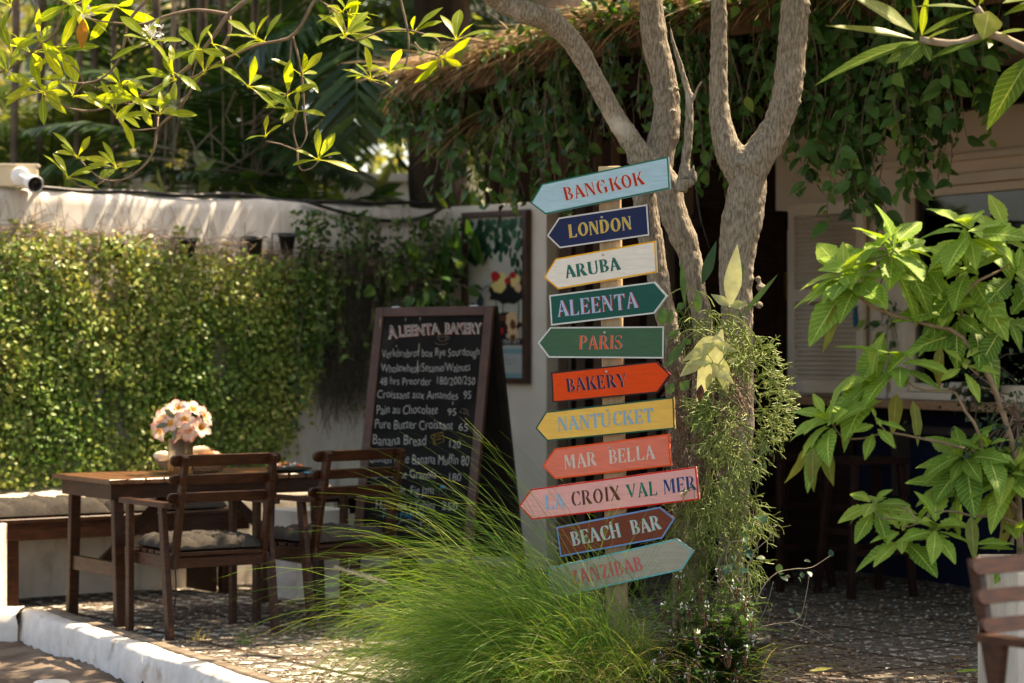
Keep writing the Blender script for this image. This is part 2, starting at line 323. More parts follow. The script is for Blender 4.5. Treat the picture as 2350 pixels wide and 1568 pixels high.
def pebmat():
    m,n,l=newmat('river_pebble'); b=n['Principled BSDF']; at=n.new('ShaderNodeAttribute'); at.attribute_name='tint'; r=n.new('ShaderNodeValToRGB'); e=r.color_ramp.elements
    e[0].color=(.05,.032,.024,1); e[1].color=(.62,.57,.5,1); e.new(.35).color=(.20,.11,.06,1); e.new(.7).color=(.34,.22,.14,1); l.new(at.outputs['Fac'],r.inputs[0]); l.new(r.outputs[0],b.inputs['Base Color']); b.inputs['Roughness'].default_value=.6; return m
pb.build('pebbles',pebmat(),smooth=True,kind='stuff')

# low whitewashed kerb with a crumbling foot
kb=MB(); nk=220; prof=[(.0,-.13),(.0,.018),(.010,.03),(.095,.03),(.112,.016),(.122,-.03),(.132,-.09),(.128,-.17)]
V=[]
for i in range(nk):
    t=8.4*i/(nk-1); c=K0+kd*t
    for j,(o_,z) in enumerate(prof):
        jit=.004*math.sin(t*5+j)+.0016*rng.normal() if j>2 else .001*rng.normal()
        zz=z+(.0015*rng.normal()+.003*math.sin(t*8+j*.5) if j>1 else 0)
        if j>=6: zz+=.05*max(0,math.sin(t*7.3)+.5*math.sin(t*17+1)+.3*rng.normal()-.35)
        p=c+kn*(o_+jit); V.append((p[0],p[1],zz))
m_=len(prof); F=[[i*m_+j,(i+1)*m_+j,(i+1)*m_+j+1,i*m_+j+1] for i in range(nk-1) for j in range(m_-1)]+[list(range(m_))]
kb.add(V,F)
# rounded return to the left
V=[];nk2=16
for i in range(nk2):
    t=.9*i/(nk2-1); c=K0+kn*.12+np.array([-1,.12])*t*1.0
    for j,(y_,z) in enumerate([(.16,-.17),(.16,.02),(.13,.035),(.0,.03),(-.05,.01),(-.07,-.05),(-.06,-.17)]):
        V.append((c[0]+.005*rng.normal(),c[1]+y_+.006*rng.normal(),z+.005*rng.normal()+(.03*max(0,math.sin(t*14)) if j==6 else 0)))
F=[[i*7+j,(i+1)*7+j,(i+1)*7+j+1,i*7+j+1] for i in range(nk2-1) for j in range(6)]
kb.add(V,F)
k_o=kb.build('kerb',plaster_kerb,smooth=True); ed_=MB()
for i in range(14):
    a=.05+i*.6; ed_.beam(np.array([*(K0+kd*a-kn*.035),.008+.004*rng.random()]),np.array([*(K0+kd*(a+.592)-kn*.035),.010]),.062,.05)
ed_=ed_.build('paving_edge',mat('concrete_edging',(.13,.10,.075),(.24,.195,.15),12,.95,.5,spec=.05),kind='structure')
tag(k_o,'low whitewashed kerb with a crumbling foot along the patio edge','kerb')
cb=MB()
c0=P(118,1562,10.15); cb.lathe([(.0,-.12),(.085,-.12),(.092,.0),(.088,.045),(.07,.062),(.0,.068)],(c0[0],c0[1],c0[2]+.0-.065),n=14)
tag(cb.build('stone',plaster,smooth=True),'small rounded white stone on the soil in front of the kerb','stone')

# ------------------------------------------------------------------ garden wall with its bench
W0=np.array([-2.87,13.56,0]); WD=np.array([.774,.633,0]); WN=np.array([.633,-.774,0])
def wallbox(o,d,n_,t0,t1,th,z0,z1,front=0.0):     # wall slab: front face at o+n*front, thickness th behind
    a=np.array(o)+np.array(d)*t0; b=np.array(o)+np.array(d)*t1; c=(a+b)/2-np.array(n_)*(th/2-front); c=c+np.array([0,0,(z0+z1)/2])
    return c,(t1-t0,th,z1-z0),[d,-np.array(n_),[0,0,1]]
mb=MB(); nseg=40; V=[]
sec=[(0,-.17),(0,2.2),(-.012,2.26),(-.04,2.28),(-.16,2.28),(-.19,2.26),(-.2,2.2),(-.2,-.17)]
for i in range(nseg+1):
    t=-1.2+(3.23+1.2)*i/nseg
    for j,(o_,z) in enumerate(sec):
        p=W0+WD*t+WN*(o_+(.003*rng.normal() if 0<j<7 else 0)); V.append((p[0],p[1],z+(.010*math.sin(t*4)+.005*rng.normal() if 1<j<6 else 0)))
m_=len(sec); F=[[i*m_+j,(i+1)*m_+j,(i+1)*m_+j+1,i*m_+j+1] for i in range(nseg) for j in range(m_-1)]+[list(range(m_))[::-1],[nseg*m_+j for j in range(m_)]]
mb.add(V,F); tag(mb.build('garden_wall',plaster,smooth=True),'tall whitewashed garden wall behind the curtain of hanging vines','wall')
# poster wall, at a right angle
PO=np.array([-.38,15.6,0]); PDv=np.array([.707,-.707,0]); PN=np.array([-.707,-.707,0])
c,s,a=wallbox(PO,PDv,PN,-.02,.84,.22,-.17,2.29)
tag(MB().box(c,s,a).build('wall',mat('cream_render',(.66,.60,.50),(.74,.67,.57),4,.9,.3,c3=(.50,.42,.33),s3=1.6,t3=.62,spec=.1)),'short cream wall carrying the framed poster','wall')
# plaster ledge (bench back) and under-bench wall
BO=np.array([-2.60,13.45,0]); BD=np.array([.80,.60,0]); BN=np.array([.60,-.80,0])
mb=MB(); V=[]; sec=[(0,-.0),(0.0,.46),(-.01,.52),(-.04,.555),(-.09,.575),(-.2,.60),(-.34,.60)]; nseg=24
for i in range(nseg+1):
    t=-1.0+2.9*i/nseg
    for j,(o_,z) in enumerate(sec):
        p=BO+BD*t+BN*(o_+.005*rng.normal()); V.append((p[0],p[1],z+.004*rng.normal()*(j>0)))
m_=len(sec); F=[[i*m_+j,(i+1)*m_+j,(i+1)*m_+j+1,i*m_+j+1] for i in range(nseg) for j in range(m_-1)]+[list(range(m_))[::-1],[nseg*m_+j for j in range(m_)]]
mb.add(V,F); tag(mb.build('plaster_ledge',plaster_dirty,smooth=True),'rounded white plaster ledge behind the cushioned bench','ledge')
# wooden bench
bench=thing('wooden_bench','long brown slatted bench built along the plaster ledge','bench',(-2.1,13.1,0))
F0=np.array([-2.86,12.66,0]); 
def bp_(t,o_,z): return F0+BD*t+BN*(-o_)+np.array([0,0,z])
mb=MB()
for k in range(5): mb.beam(bp_(-.0,.05+.105*k,.463),bp_(1.72,.05+.105*k,.463),.095,.024)
mb.build('seat',wood_dk,bench)
mb=MB().beam(bp_(0,.02,.405),bp_(1.72,.02,.405),.03,.092); mb.build('front_rail',wood_dk,bench)
for t in (.28,1.60):
    MB().beam(bp_(t,.06,0),bp_(t,.06,.358),.07,.07,up=BD).build('leg',wood_dk,bench)
MB().box(bp_(1.52,.2,.18),(.03,.30,.34),[BD,-BN,[0,0,1]]).build('side_panel',wood_dk,bench)
# white end pier at the left and pedestal at the right
e0=P(-42,1410,12.55)
mb=MB().box((e0[0],e0[1]+.06,.22),(.16,.36,.48)); tag(mb.build('pier',plaster_kerb),'white plastered pier at the left end of the bench','pier')
pd=np.array([-1.13,13.46,0])
tag(MB().box(pd+[0,0,.245],(.34,.30,.49),[BD,-BN,[0,0,1]]).build('pedestal',plaster_kerb),'white square plaster pedestal between the bench and the shaded slatted bench','pedestal')
b2=thing('slatted_bench','dark slatted bench in shade behind the second armchair','bench',(-.6,13.9,0))
mb=MB()
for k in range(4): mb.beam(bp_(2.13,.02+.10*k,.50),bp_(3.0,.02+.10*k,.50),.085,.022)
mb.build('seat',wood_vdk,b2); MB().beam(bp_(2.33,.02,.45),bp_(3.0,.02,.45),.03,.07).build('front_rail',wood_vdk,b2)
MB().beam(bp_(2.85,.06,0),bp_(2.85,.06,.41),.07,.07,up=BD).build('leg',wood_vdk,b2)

# tufted cushions
def cushion(w_,d_,h_,nx_,ny_,tie=True):
    gx=np.linspace(-1,1,nx_*9+1); gy=np.linspace(-1,1,ny_*9+1); X,Y=np.meshgrid(gx,gy)
    edge=(1-np.abs(X)**7)**.5*(1-np.abs(Y)**7)**.5
    px=np.abs(np.sin((X+1)/2*nx_*math.pi)); py=np.abs(np.sin((Y+1)/2*ny_*math.pi)); puff=.55+.45*(px*py)**.45
    top=h_*edge*puff+.003*rng.normal(size=X.shape)*edge
    sx_=1-.02*np.abs(np.sin((Y+1)*ny_*math.pi/2+1.57)); sy_=1-.02*np.abs(np.sin((X+1)*nx_*math.pi/2+1.57))
    A=np.stack([X*w_/2*sx_,Y*d_/2*sy_,top+.012],-1).reshape(-1,3); B=np.stack([X*w_/2*sx_,Y*d_/2*sy_,.012-.012*edge],-1).reshape(-1,3)
    ny2,nx2=X.shape; idx=np.arange(X.size).reshape(X.shape); F1=np.stack([idx[:-1,:-1],idx[:-1,1:],idx[1:,1:],idx[1:,:-1]],-1).reshape(-1,4)
    mb=MB(); mb.add(A,F1); mb.add(B,F1[:,::-1])
    return mb
def place(mb,org,ax): 
    mb.V=[v@np.array(ax)+np.array(org) for v in mb.V]; return mb
RZ3=[0,0,1]
for (t0,t1,lab) in ((.10,.88,'charcoal tufted bench cushion half lit at the left end of the bench'),(.86,1.62,'charcoal tufted bench cushion in shade behind the table')):
    cc=bp_((t0+t1)/2,.27,.476); th=thing('bench_cushion',lab,'cushion',cc,group='cushions on the bench')
    place(cushion(t1-t0,.46,.085,4,3),cc,[BD,-BN,RZ3]).build('pad',cush,th,smooth=True)
    q=cc+BD*.12-BN*.22+np.array([0,0,.04]); a=np.linspace(0,6.28,14)
    MB().tube([q+BD*.035*math.cos(x)+np.array([0,0,.03*math.sin(x)+.03]) for x in a],.004,5).build('tie',black_pl,th)

# ------------------------------------------------------------------ table
TO=np.array([-2.19,12.235,0])      # middle of the left end
def tp(x,y,z): return TO+AX*x+BX*y+np.array([0,0,z])
TL=1.32
tb=thing('dining_table','brown slatted outdoor dining table with splayed legs','table',tp(TL/2,0,0))
mb=MB(); ns_=13
for k in range(ns_):
    x=(k+.5)*TL/ns_; mb.beam(tp(x,-.35+.004*rng.normal(),.724),tp(x,.35+.004*rng.normal(),.724),TL/ns_-.012,.024)
mb.build('tabletop',mat('worn_teak_top',(.10,.04,.016),(.17,.075,.03),12,.33,.2,(3,3,3),spec=.6,bdist=.003),tb)
mb=MB()
for y in (-.285,.285): mb.beam(tp(.06,y,.672),tp(TL-.06,y,.672),.026,.076)
for x in (.05,TL-.05): mb.beam(tp(x,-.298,.672),tp(x,.298,.672),.026,.078)
mb.build('apron',wood_dk,tb)
for x in (.09,TL-.09):
    for sg in (-1,1):
        MB().beam(tp(x,sg*.29,0),tp(x,sg*.255,.635),.055,.042,up=BX).build('leg',wood_dk,tb)
    MB().beam(tp(x,-.262,.28),tp(x,.262,.28),.03,.075).build('stretcher',wood_dk,tb)
    MB().beam(tp(x+(.03 if x<.5 else -.03),0,.29),tp(x+(.48 if x<.5 else -.48),0,.70),.05,.03,up=BX).build('brace',wood_dk,tb)

# ------------------------------------------------------------------ armchairs
def make_chair(label,group):
    t=thing('armchair',label,'armchair',group=group,local=True)
    mb=MB()
    for k in range(6): mb.beam((-.25,.05+.078*k,.402),(.25,.05+.078*k,.402),.06,.018)
    mb.build('seat',wood_dk,t)
    mb=MB()
    for x in (-.247,.247): mb.beam((x,.02,.362),(x,.48,.362),.024,.06)
    mb.beam((-.25,.46,.362),(.25,.46,.362),.022,.06); mb.beam((-.25,.035,.36),(.25,.035,.36),.022,.05); mb.build('seat_frame',wood_dk,t)
    for x in (-.282,.282):
        MB().beam((x,0,0),(x,.085,.628),.03,.046,up=(0,1,0)).build('leg',wood_dk,t)
        MB().beam((x,.455,0),(x,.455,.628),.03,.042,up=(0,1,0)).build('leg',wood_dk,t)
        n_=10; V=[(x-.03,.52),(x+.03,.52)]+[(x+.03*math.cos(a),.015-.03*math.sin(a)) for a in np.linspace(0,math.pi,n_)]
        MB().prism([(p[0],p[1],.652) for p in V][::-1],(0,0,-.024)).build('armrest',wood_dk,t)
        xi=x*.835; MB().beam((xi,.052,.335),(xi,-.070,.875),.028,.044,up=(0,1,0)).build('back_post',wood_dk,t)
    d=nrm(np.array([0,-.122,.54])); fn=np.array([0,d[2],-d[1]])
    for z0,hh in ((.845,.053),(.753,.046),(.666,.046)):
        c=np.array([0,.052-.122*(z0-.335)/.54,z0])+fn*.036; pts=[]
        for a in np.linspace(-90,90,8): pts.append(c+np.array([.268+hh/2*math.cos(R(a)),0,0])+d*hh/2*math.sin(R(a)))
        for a in np.linspace(90,270,8): pts.append(c+np.array([-.268+hh/2*math.cos(R(a)),0,0])+d*hh/2*math.sin(R(a)))
        MB().prism([p-fn*.009 for p in pts],fn*.018).build('back_slat',wood_dk,t)
    return t
def dup(root,loc,rz,label):
    r=root.copy(); COL.objects.link(r); r.location=loc; r.rotation_euler=(0,0,rz); r['label']=label
    for ch in list(root.children):
        c=ch.copy(); COL.objects.link(c); c.parent=r
    return r
CH=[((-1.39,11.645,0),R(33.5),'brown wooden armchair with its back to the camera at the front of the table'),
    ((-.78,12.12,0),R(42.5),'brown wooden armchair in shade in front of the chalkboard'),
    ((1.53,6.95,0),R(-145),'dark wooden armchair cut off at the right edge beside the white planter')]
chair0=make_chair(CH[0][2],'wooden armchairs on the patio'); chair0.location=CH[0][0]; chair0.rotation_euler=(0,0,CH[0][1])
for l_,r_,lab in CH[1:]:
    c_=dup(chair0,l_,r_,lab)
    if l_[0]>1: c_.scale=(.92,.92,.92)
for (l_,r_,lab0),lab in zip(CH[:2],('charcoal tufted seat cushion lit by the sun on the front armchair','charcoal tufted seat cushion in shade on the armchair before the chalkboard')):
    th=thing('seat_cushion',lab,'cushion',(l_[0],l_[1],.0),r_,group='cushions on the armchairs',local=True)
    place(cushion(.49,.47,.062,4,4),(0,.26,.412),np.eye(3)).build('pad',cush,th,smooth=True)
    for x in (-.235,):
        MB().tube(spline([(x,.03,.42),(x-.02,.0,.36),(x-.015,.0,.24),(x-.02,.01,.14)],8),.004,5).build('tie',black_pl,th)
    MB().tube(spline([(.236,.03,.42),(.25,-.0,.36),(.245,.0,.26),(.25,.0,.2)],8),.004,5).build('tie',black_pl,th)

# ------------------------------------------------------------------ things on the table
def on(u,Y,z=.736): return np.array([(u-1175)/FPX*Y,Y,z])
glass_m,n,l=newmat('clear_glass'); tr=n.new('ShaderNodeBsdfTransparent'); tr.inputs[0].default_value=(.95,.92,.86,1); gl=n.new('ShaderNodeBsdfGlossy'); gl.inputs['Roughness'].default_value=.03; frn=n.new('ShaderNodeFresnel'); ms=n.new('ShaderNodeMixShader'); l.new(frn.outputs[0],ms.inputs[0]); tl=n.new('ShaderNodeBsdfTranslucent'); tl.inputs[0].default_value=(.9,.8,.6,1); m0=n.new('ShaderNodeMixShader'); m0.inputs[0].default_value=.55; l.new(tr.outputs[0],m0.inputs[1]); l.new(tl.outputs[0],m0.inputs[2]); l.new(m0.outputs[0],ms.inputs[1]); l.new(gl.outputs[0],ms.inputs[2]); l.new(ms.outputs[0],n['Material Output'].inputs[0])
water_m,n,l=newmat('murky_water'); tr=n.new('ShaderNodeBsdfTranslucent'); tr.inputs[0].default_value=(.80,.58,.28,1); t2=n.new('ShaderNodeBsdfTransparent'); t2.inputs[0].default_value=(.9,.74,.45,1); ms=n.new('ShaderNodeMixShader'); l.new(tr.outputs[0],ms.inputs[1]); l.new(t2.outputs[0],ms.inputs[2]); l.new(ms.outputs[0],n['Material Output'].inputs[0])
vc=on(414,12.42); va=thing('glass_vase','clear glass vase with amber water on the table','vase',vc)
MB().lathe([(0,.0),(.060,.0),(.064,.006),(.066,.185),(.0635,.185),(.0615,.010),(0,.010)],vc,n=28).build('glass',glass_m,va,smooth=True)
MB().lathe([(0,.011),(.0605,.011),(.0605,.085),(0,.085)],vc,n=24).build('water',water_m,va,smooth=True)
def petmat():
    m,n,l=newmat('plumeria_petal'); b=n['Principled BSDF']; out=n['Material Output']; at=n.new('ShaderNodeAttribute'); at.attribute_name='tint'; r=n.new('ShaderNodeValToRGB'); e=r.color_ramp.elements
    e[0].color=(.72,.28,.02,1); e[1].color=(.62,.07,.05,1); e.new(.28).color=(.74,.40,.10,1); e.new(.42).color=(.80,.68,.58,1); e.new(.80).color=(.76,.50,.43,1); l.new(at.outputs['Fac'],r.inputs[0]); l.new(r.outputs[0],b.inputs['Base Color']); b.inputs['Roughness'].default_value=.5
    t=n.new('ShaderNodeBsdfTranslucent'); l.new(r.outputs[0],t.inputs[0]); ms=n.new('ShaderNodeMixShader'); ms.inputs[0].default_value=.35; l.new(b.outputs[0],ms.inputs[1]); l.new(t.outputs[0],ms.inputs[2]); l.new(ms.outputs[0],out.inputs[0]); return m
petal=petmat()
bq=thing('flower_bouquet','bunch of pink and white frangipani flowers standing in the glass vase','flowers',vc+[0,0,.1])
leaf_grey=leafmat('grey_green_leaf',[(.14,.17,.11),(.22,.25,.17)],.2)
fc=vc+np.array([0.0,0,.262])
fl=[(-.085,.0,.01),(-.05,-.02,.065),(0,-.03,.09),(.055,-.01,.07),(.10,0,.03),(.09,-.04,-.02),(.02,-.07,.03),(-.035,-.05,.0),(.04,-.05,-.045),(-.075,-.03,-.05),(.015,-.04,-.085),(.0,.05,.05),(.06,.05,.0),(-.06,.05,.03)]
for (dx,dy,dz) in fl:
    c=fc+np.array([dx*1.22,dy*1.2,dz*.80])+.008*rng.normal(size=3); ax=nrm(np.array([dx*1.2,dy-.06,dz+.03])+.02*rng.normal(size=3)); u_=nrm(np.cross(ax,[.3,.2,1])); v_=np.cross(ax,u_); mb=MB()
    th_=np.arange(5)*2*math.pi/5+rng.random()*6
    rad=np.cos(th_)[:,None]*u_+np.sin(th_)[:,None]*v_
    leaves(mb,np.tile(c,(5,1))+rad*.004,rad*.85+ax*.5,ax+rad*-.3,.058,.044,droop=.25,fold=.25,prof='obov',grad=True)
    mb.build('flower',petal,bq,smooth=True)
mb=MB(); leaves(mb,fc+np.array([[-.05,-.07,-.0],[-.03,-.08,-.01],[-.02,-.08,.03]]),[[-1,-.2,-.2],[.2,-.3,-.9],[-.7,-.2,.7]],[[0,-1,.4]]*3,.07,.03,prof='ellip'); mb.build('leaf',leaf_grey,bq)
for dx in (-.03,.0,.03,.045):
    MB().tube(spline([fc+[dx*1.2,-.0,-.02],vc+[dx*.6,.0,.12],vc+[-dx*.7+.01,.01,.02]],7),.004,6).build('stem',mat('flower_stem',(.20,.10,.05),None),bq)
# basket and bread
wick=mat('woven_wicker',(.16,.10,.06),(.40,.28,.17),40,.8,.9,(1,1,4),bdist=.01)
bc=on(446,12.55); bk=thing('bread_basket','shallow wicker basket behind the vase holding bread','basket',bc)
mb=MB(); n_=40
for k,(r_,z) in enumerate([(.10,.012),(.125,.024),(.145,.038),(.16,.052),(.17,.066)]):
    a=np.linspace(0,2*math.pi,n_+1); rr=r_+.006*np.sin(a*20+k*math.pi); mb.tube(np.stack([bc[0]+rr*1.15*np.cos(a),bc[1]+rr*.8*np.sin(a),bc[2]+z+.004*np.sin(a*20+k*3.14)],1),.0095,6,cap=False)
mb.build('rim',wick,bk,smooth=True); mb=MB().lathe([(0,.004),(.10,.004),(.165,.055)],bc,n=30); mb.V=[ (v-bc)*[1.15,.8,1]+bc for v in mb.V]; mb.build('bowl',wick,bk,smooth=True)
crust=mat('golden_bread_crust',(.42,.20,.06),(.62,.36,.14),9,.45,.3); crust_d=mat('brown_bread_crust',(.20,.07,.02),(.34,.13,.04),9,.4,.3); flour=mat('floured_bread',(.70,.52,.34),(.80,.68,.52),12,.7,.3)
def roll(c,d,L,r_,m,label,bend=.02):
    d=nrm(d); s_=np.cross([0,0,1],d); mb=MB(); x=np.linspace(-1,1,17)
    mb.tube([np.array(c)+d*L/2*q+np.array([0,0,-.3*bend*q*q])+s_*bend*q*q for q in x],[max(.003,r_*(1-abs(q)**2.6)**.6*(1+.07*math.sin(q*22))) for q in x],14)
    return tag(mb.build('bread',m,smooth=True),label,'bread',None)
roll(bc+[-.135,-.02,.085],(.9,.2,-.15),.15,.030,flour,'pale floured roll at the left of the basket',.01)
roll(bc+[.075,-.03,.082],(1,.1,.12),.15,.038,crust_d,'dark shiny croissant at the right of the basket')
roll(bc+[.02,.05,.11],(1,.3,.1),.13,.030,flour,'pale roll on top of the bread in the basket')
roll(bc+[-.02,-.03,.07],(1,-.2,0),.20,.034,crust,'golden loaf lying in the basket behind the vase')
pc=on(664,12.66); pl=thing('dinner_plate','dark plate with a meal at the right end of the table','plate',pc)
MB().lathe([(0,.004),(.06,.004),(.12,.018),(.122,.022),(.06,.010),(0,.010)],pc,n=32).build('dish',mat('dark_ceramic',(.03,.03,.032),None,rough=.2),pl,smooth=True)
mb=MB()
food_c=leafmat('meal',[(.80,.78,.72),(.75,.74,.70),(.60,.18,.04),(.50,.10,.03),(.55,.30,.08)],.1,.5,(1,1,1))
for k in range(26):
    a=rng.random()*6.28; rr=.07*rng.random()**.5; s_=.012+.010*rng.random(); q=rand_unit(6)*s_
    mb.add(ico*np.array([s_,s_,s_*1.1])*(1+.25*rng.normal(size=(6,1)))+pc+[rr*math.cos(a),rr*math.sin(a),.018+.02*(1-rr/.07)+.006*rng.random()],icf,rng.random()*.98+.01)
tag(mb.build('meal',food_c,smooth=True),'orange and white meal heaped on the dark plate','food')
nc=on(722,12.62,.7375); mb=MB(); gx=np.linspace(-.08,.08,9); X,Y=np.meshgrid(gx,gx); Z=.004+.004*np.sin(X*60)*np.sin(Y*45+1); idx=np.arange(81).reshape(9,9); F=np.stack([idx[:-1,:-1],idx[:-1,1:],idx[1:,1:],idx[1:,:-1]],-1).reshape(-1,4)
mb.add(np.stack([X,Y,Z],-1).reshape(-1,3)@np.array([AX,BX,[0,0,1]])+nc,F); tag(mb.build('napkin',mat('blue_cloth',(.05,.26,.36),None,rough=.9),smooth=True),'blue napkin beside the plate on the table','napkin')
# ------------------------------------------------------------------ lettering
def stem(x,w_=.2,a=.07):
    return [(x-a,0),(x+w_+a,0),(x+w_,.06),(x+w_,.94),(x+w_+a,1),(x-a,1),(x,.94),(x,.06)]
def cres(cx,cy,rx,ry,a0,a1,ti,to=.05):      # crescent: outer ellipse minus inner ellipse
    A=[R(a0+(a1-a0)*k/9) for k in range(10)]
    o=[(cx+rx*math.cos(a),cy+ry*math.sin(a)) for a in A]; i=[(cx+(rx-ti)*math.cos(a),cy+(ry-to)*math.sin(a)) for a in A[::-1]]
    return o+i
fl_=lambda p:[(x,1-y) for x,y in p][::-1]
armT=[(.27,1),(.64,1),(.64,.72),(.5,.93),(.27,.94)]
GLY={
'A':(.80,[[(-.02,0),(.2,0),(.15,.06),(.31,.74),(.27,.9),(.05,.06)],[(.27,1),(.43,1),(.84,0),(.50,0),(.56,.06)],[(.2,.3),(.42,.3),(.40,.38),(.22,.38)]]),
'B':(.70,[stem(.03,.2,.05),cres(.3,.745,.30,.255,-92,92,.17),cres(.3,.26,.38,.26,-92,92,.19)]),
'C':(.78,[cres(.42,.5,.40,.52,98,262,.21,.07),[(.5,1.01),(.74,.96),(.74,.66),(.6,.88),(.48,.94)],[(.48,.06),(.62,.1),(.78,.3),(.74,.08),(.5,-.01)]]),
'D':(.78,[stem(.03,.2,.05),cres(.3,.5,.46,.5,-92,92,.22,.07)]),
'E':(.66,[stem(.03,.2,.05),armT,fl_(armT),[(.27,.53),(.40,.53),(.5,.66),(.5,.34),(.40,.47),(.27,.47)]]),
'G':(.86,[cres(.42,.5,.40,.52,98,262,.21,.07),[(.5,1.01),(.74,.96),(.74,.66),(.6,.88),(.48,.94)],[(.48,-.01),(.62,.03),(.62,.38),(.54,.44),(.90,.44),(.82,.38),(.82,.06),(.66,-.0)]]),
'H':(.82,[stem(.03,.2,.05),stem(.56,.2,.05),[(.27,.46),(.52,.46),(.52,.54),(.27,.54)]]),
'I':(.32,[stem(.05,.2,.05)]),
'K':(.84,[stem(.03,.2,.05),[(.28,.46),(.62,.94),(.54,1),(.80,1),(.72,.94),(.36,.44)],[(.35,.55),(.46,.66),(.88,0),(.56,0)]]),
'L':(.68,[stem(.03,.2,.05),fl_(armT)]),
'M':(.98,[[(-.02,0),(.16,0),(.11,.06),(.13,.86),(.07,.94),(.05,.06)],[(.03,1),(.25,1),(.50,.28),(.43,.06)],[(.49,.16),(.53,.22),(.68,.86),(.66,.94),(.62,.9)],[(.70,1),(.93,1),(.90,.94),(.92,.06),(.97,0),(.67,0),(.72,.06)]]),
'N':(.80,[[(-.02,0),(.18,0),(.12,.06),(.12,.80),(.06,.92),(.06,.06)],[(.0,1),(.26,1),(.74,.12),(.74,0),(.60,0),(.14,.85)],[(.56,1),(.78,1),(.72,.94),(.72,.26),(.66,.38),(.66,.94)]]),
'O':(.86,[cres(.46,.5,.44,.52,97,263,.2,.07),cres(.40,.5,.44,.52,-83,83,.2,.07)]),
'P':(.70,[stem(.03,.2,.05),cres(.3,.72,.36,.28,-92,92,.19)]),
'R':(.80,[stem(.03,.2,.05),cres(.3,.73,.34,.27,-80,92,.18),[(.29,.47),(.50,.47),(.84,0),(.54,0)]]),
'S':(.66,[[(.30,1.01),(.10,.90),(.04,.74),(.10,.60),(.30,.46),(.44,.34),(.60,.40),(.64,.24),(.56,.08),(.36,-.01),(.40,.06),(.48,.18),(.44,.28),(.16,.50),(.02,.68),(.04,.84),(.14,.97)],[(.36,1.01),(.56,.98),(.58,.72),(.48,.88),(.36,.94)],[(.03,.0),(.28,-.01),(.30,.06),(.16,.1),(.04,.32)],[(.12,.64),(.3,.64),(.62,.34),(.5,.2),(.3,.38)]]),
'T':(.78,[stem(.29,.2,.06),[(.0,1),(.26,1),(.26,.94),(.12,.9),(.0,.70)],[(.78,1),(.52,1),(.52,.94),(.66,.9),(.78,.70)][::-1]]),
'U':(.84,[[(-.02,1),(.28,1),(.23,.94),(.23,.28),(.30,.08),(.40,.05),(.40,-.01),(.22,.02),(.06,.12),(.03,.3),(.03,.94)],[(.46,-.01),(.62,.04),(.74,.28),(.74,.94),(.80,1),(.60,1),(.66,.94),(.66,.28),(.58,.1),(.46,.05)]]),
'V':(.82,[[(-.04,1),(.28,1),(.23,.94),(.47,.30),(.40,.0),(.02,.94)],[(.46,.02),(.74,.94),(.80,1),(.58,1),(.65,.94),(.5,.36)]]),
'X':(.82,[[(-.02,1),(.26,1),(.84,0),(.54,0)],[(.47,.60),(.64,.94),(.58,1),(.80,1),(.73,.94),(.51,.53)],[(.0,0),(.22,0),(.16,.06),(.34,.42),(.30,.49),(.08,.06)]]),
'Y':(.80,[[(-.04,1),(.26,1),(.44,.50),(.29,.44),(.02,.94)],[(.30,.42),(.49,.42),(.49,.06),(.56,0),(.23,0),(.30,.06)],[(.48,.48),(.70,.94),(.62,1),(.84,1),(.76,.94),(.52,.45)]]),
'Z':(.70,[[(.02,1),(.62,1),(.60,.93),(.16,.93),(.02,.70)],[(.42,.90),(.66,.93),(.26,.08),(.02,.08)],[(.04,0),(.66,0),(.66,.3),(.52,.08),(.30,.07),(.04,.07)]]),
}
def place_word(txt):
    x=0; out=[]
    for ch in txt:
        if ch==' ': x+=.42; continue
        if ch=='_': x+=.16; continue
        w_,ps=GLY[ch]; out.append((x,ps,ch)); x+=w_+.13
    return out,x-.13
def on_plane(u,v,O,N):
    d=P(u,v,1.)-np.array([0,0,CAMZ]); c=np.array([0,0,CAMZ]); t=np.dot(np.asarray(O)-c,N)/np.dot(d,N); return c+d*t
# ------------------------------------------------------------------ the signpost
SY=10.0
sgn=thing('direction_signpost','leaning wooden signpost with eleven painted arrow boards in front of the trees','signpost',(.43,SY,0))
def at5(x,y): return (1175+.3512*x, 348.8+.3512*y)
def at6(x,y): return (1175+.3629*x, 807.8+.3629*y)
def at7(x,y): return (1266.8+.15625*x, 1175+.15625*y)
yaw=R(14); bn=np.array([-math.sin(yaw),-math.cos(yaw),0]); bxx=np.array([math.cos(yaw),-math.sin(yaw),0])
pa=P(1416,1560,SY)-bn*.052; pb_=P(1393,380,SY)-bn*.052
MB().beam(pa-[0,0,.25],pb_,.088,.042,up=-bn).build('post',post_wood,sgn)
def paint(name,c,wear=.0): 
    c=lin(c); return mat(name,tuple(np.array(c)*.93),tuple(np.minimum(np.array(c)*1.06,.9)),34,.6,.3,(.35,1,3.2),8,spec=.25,bdist=.0018,c3=tuple(np.minimum(np.array(c)*1.18+.02,.9)),s3=12,t3=.70)
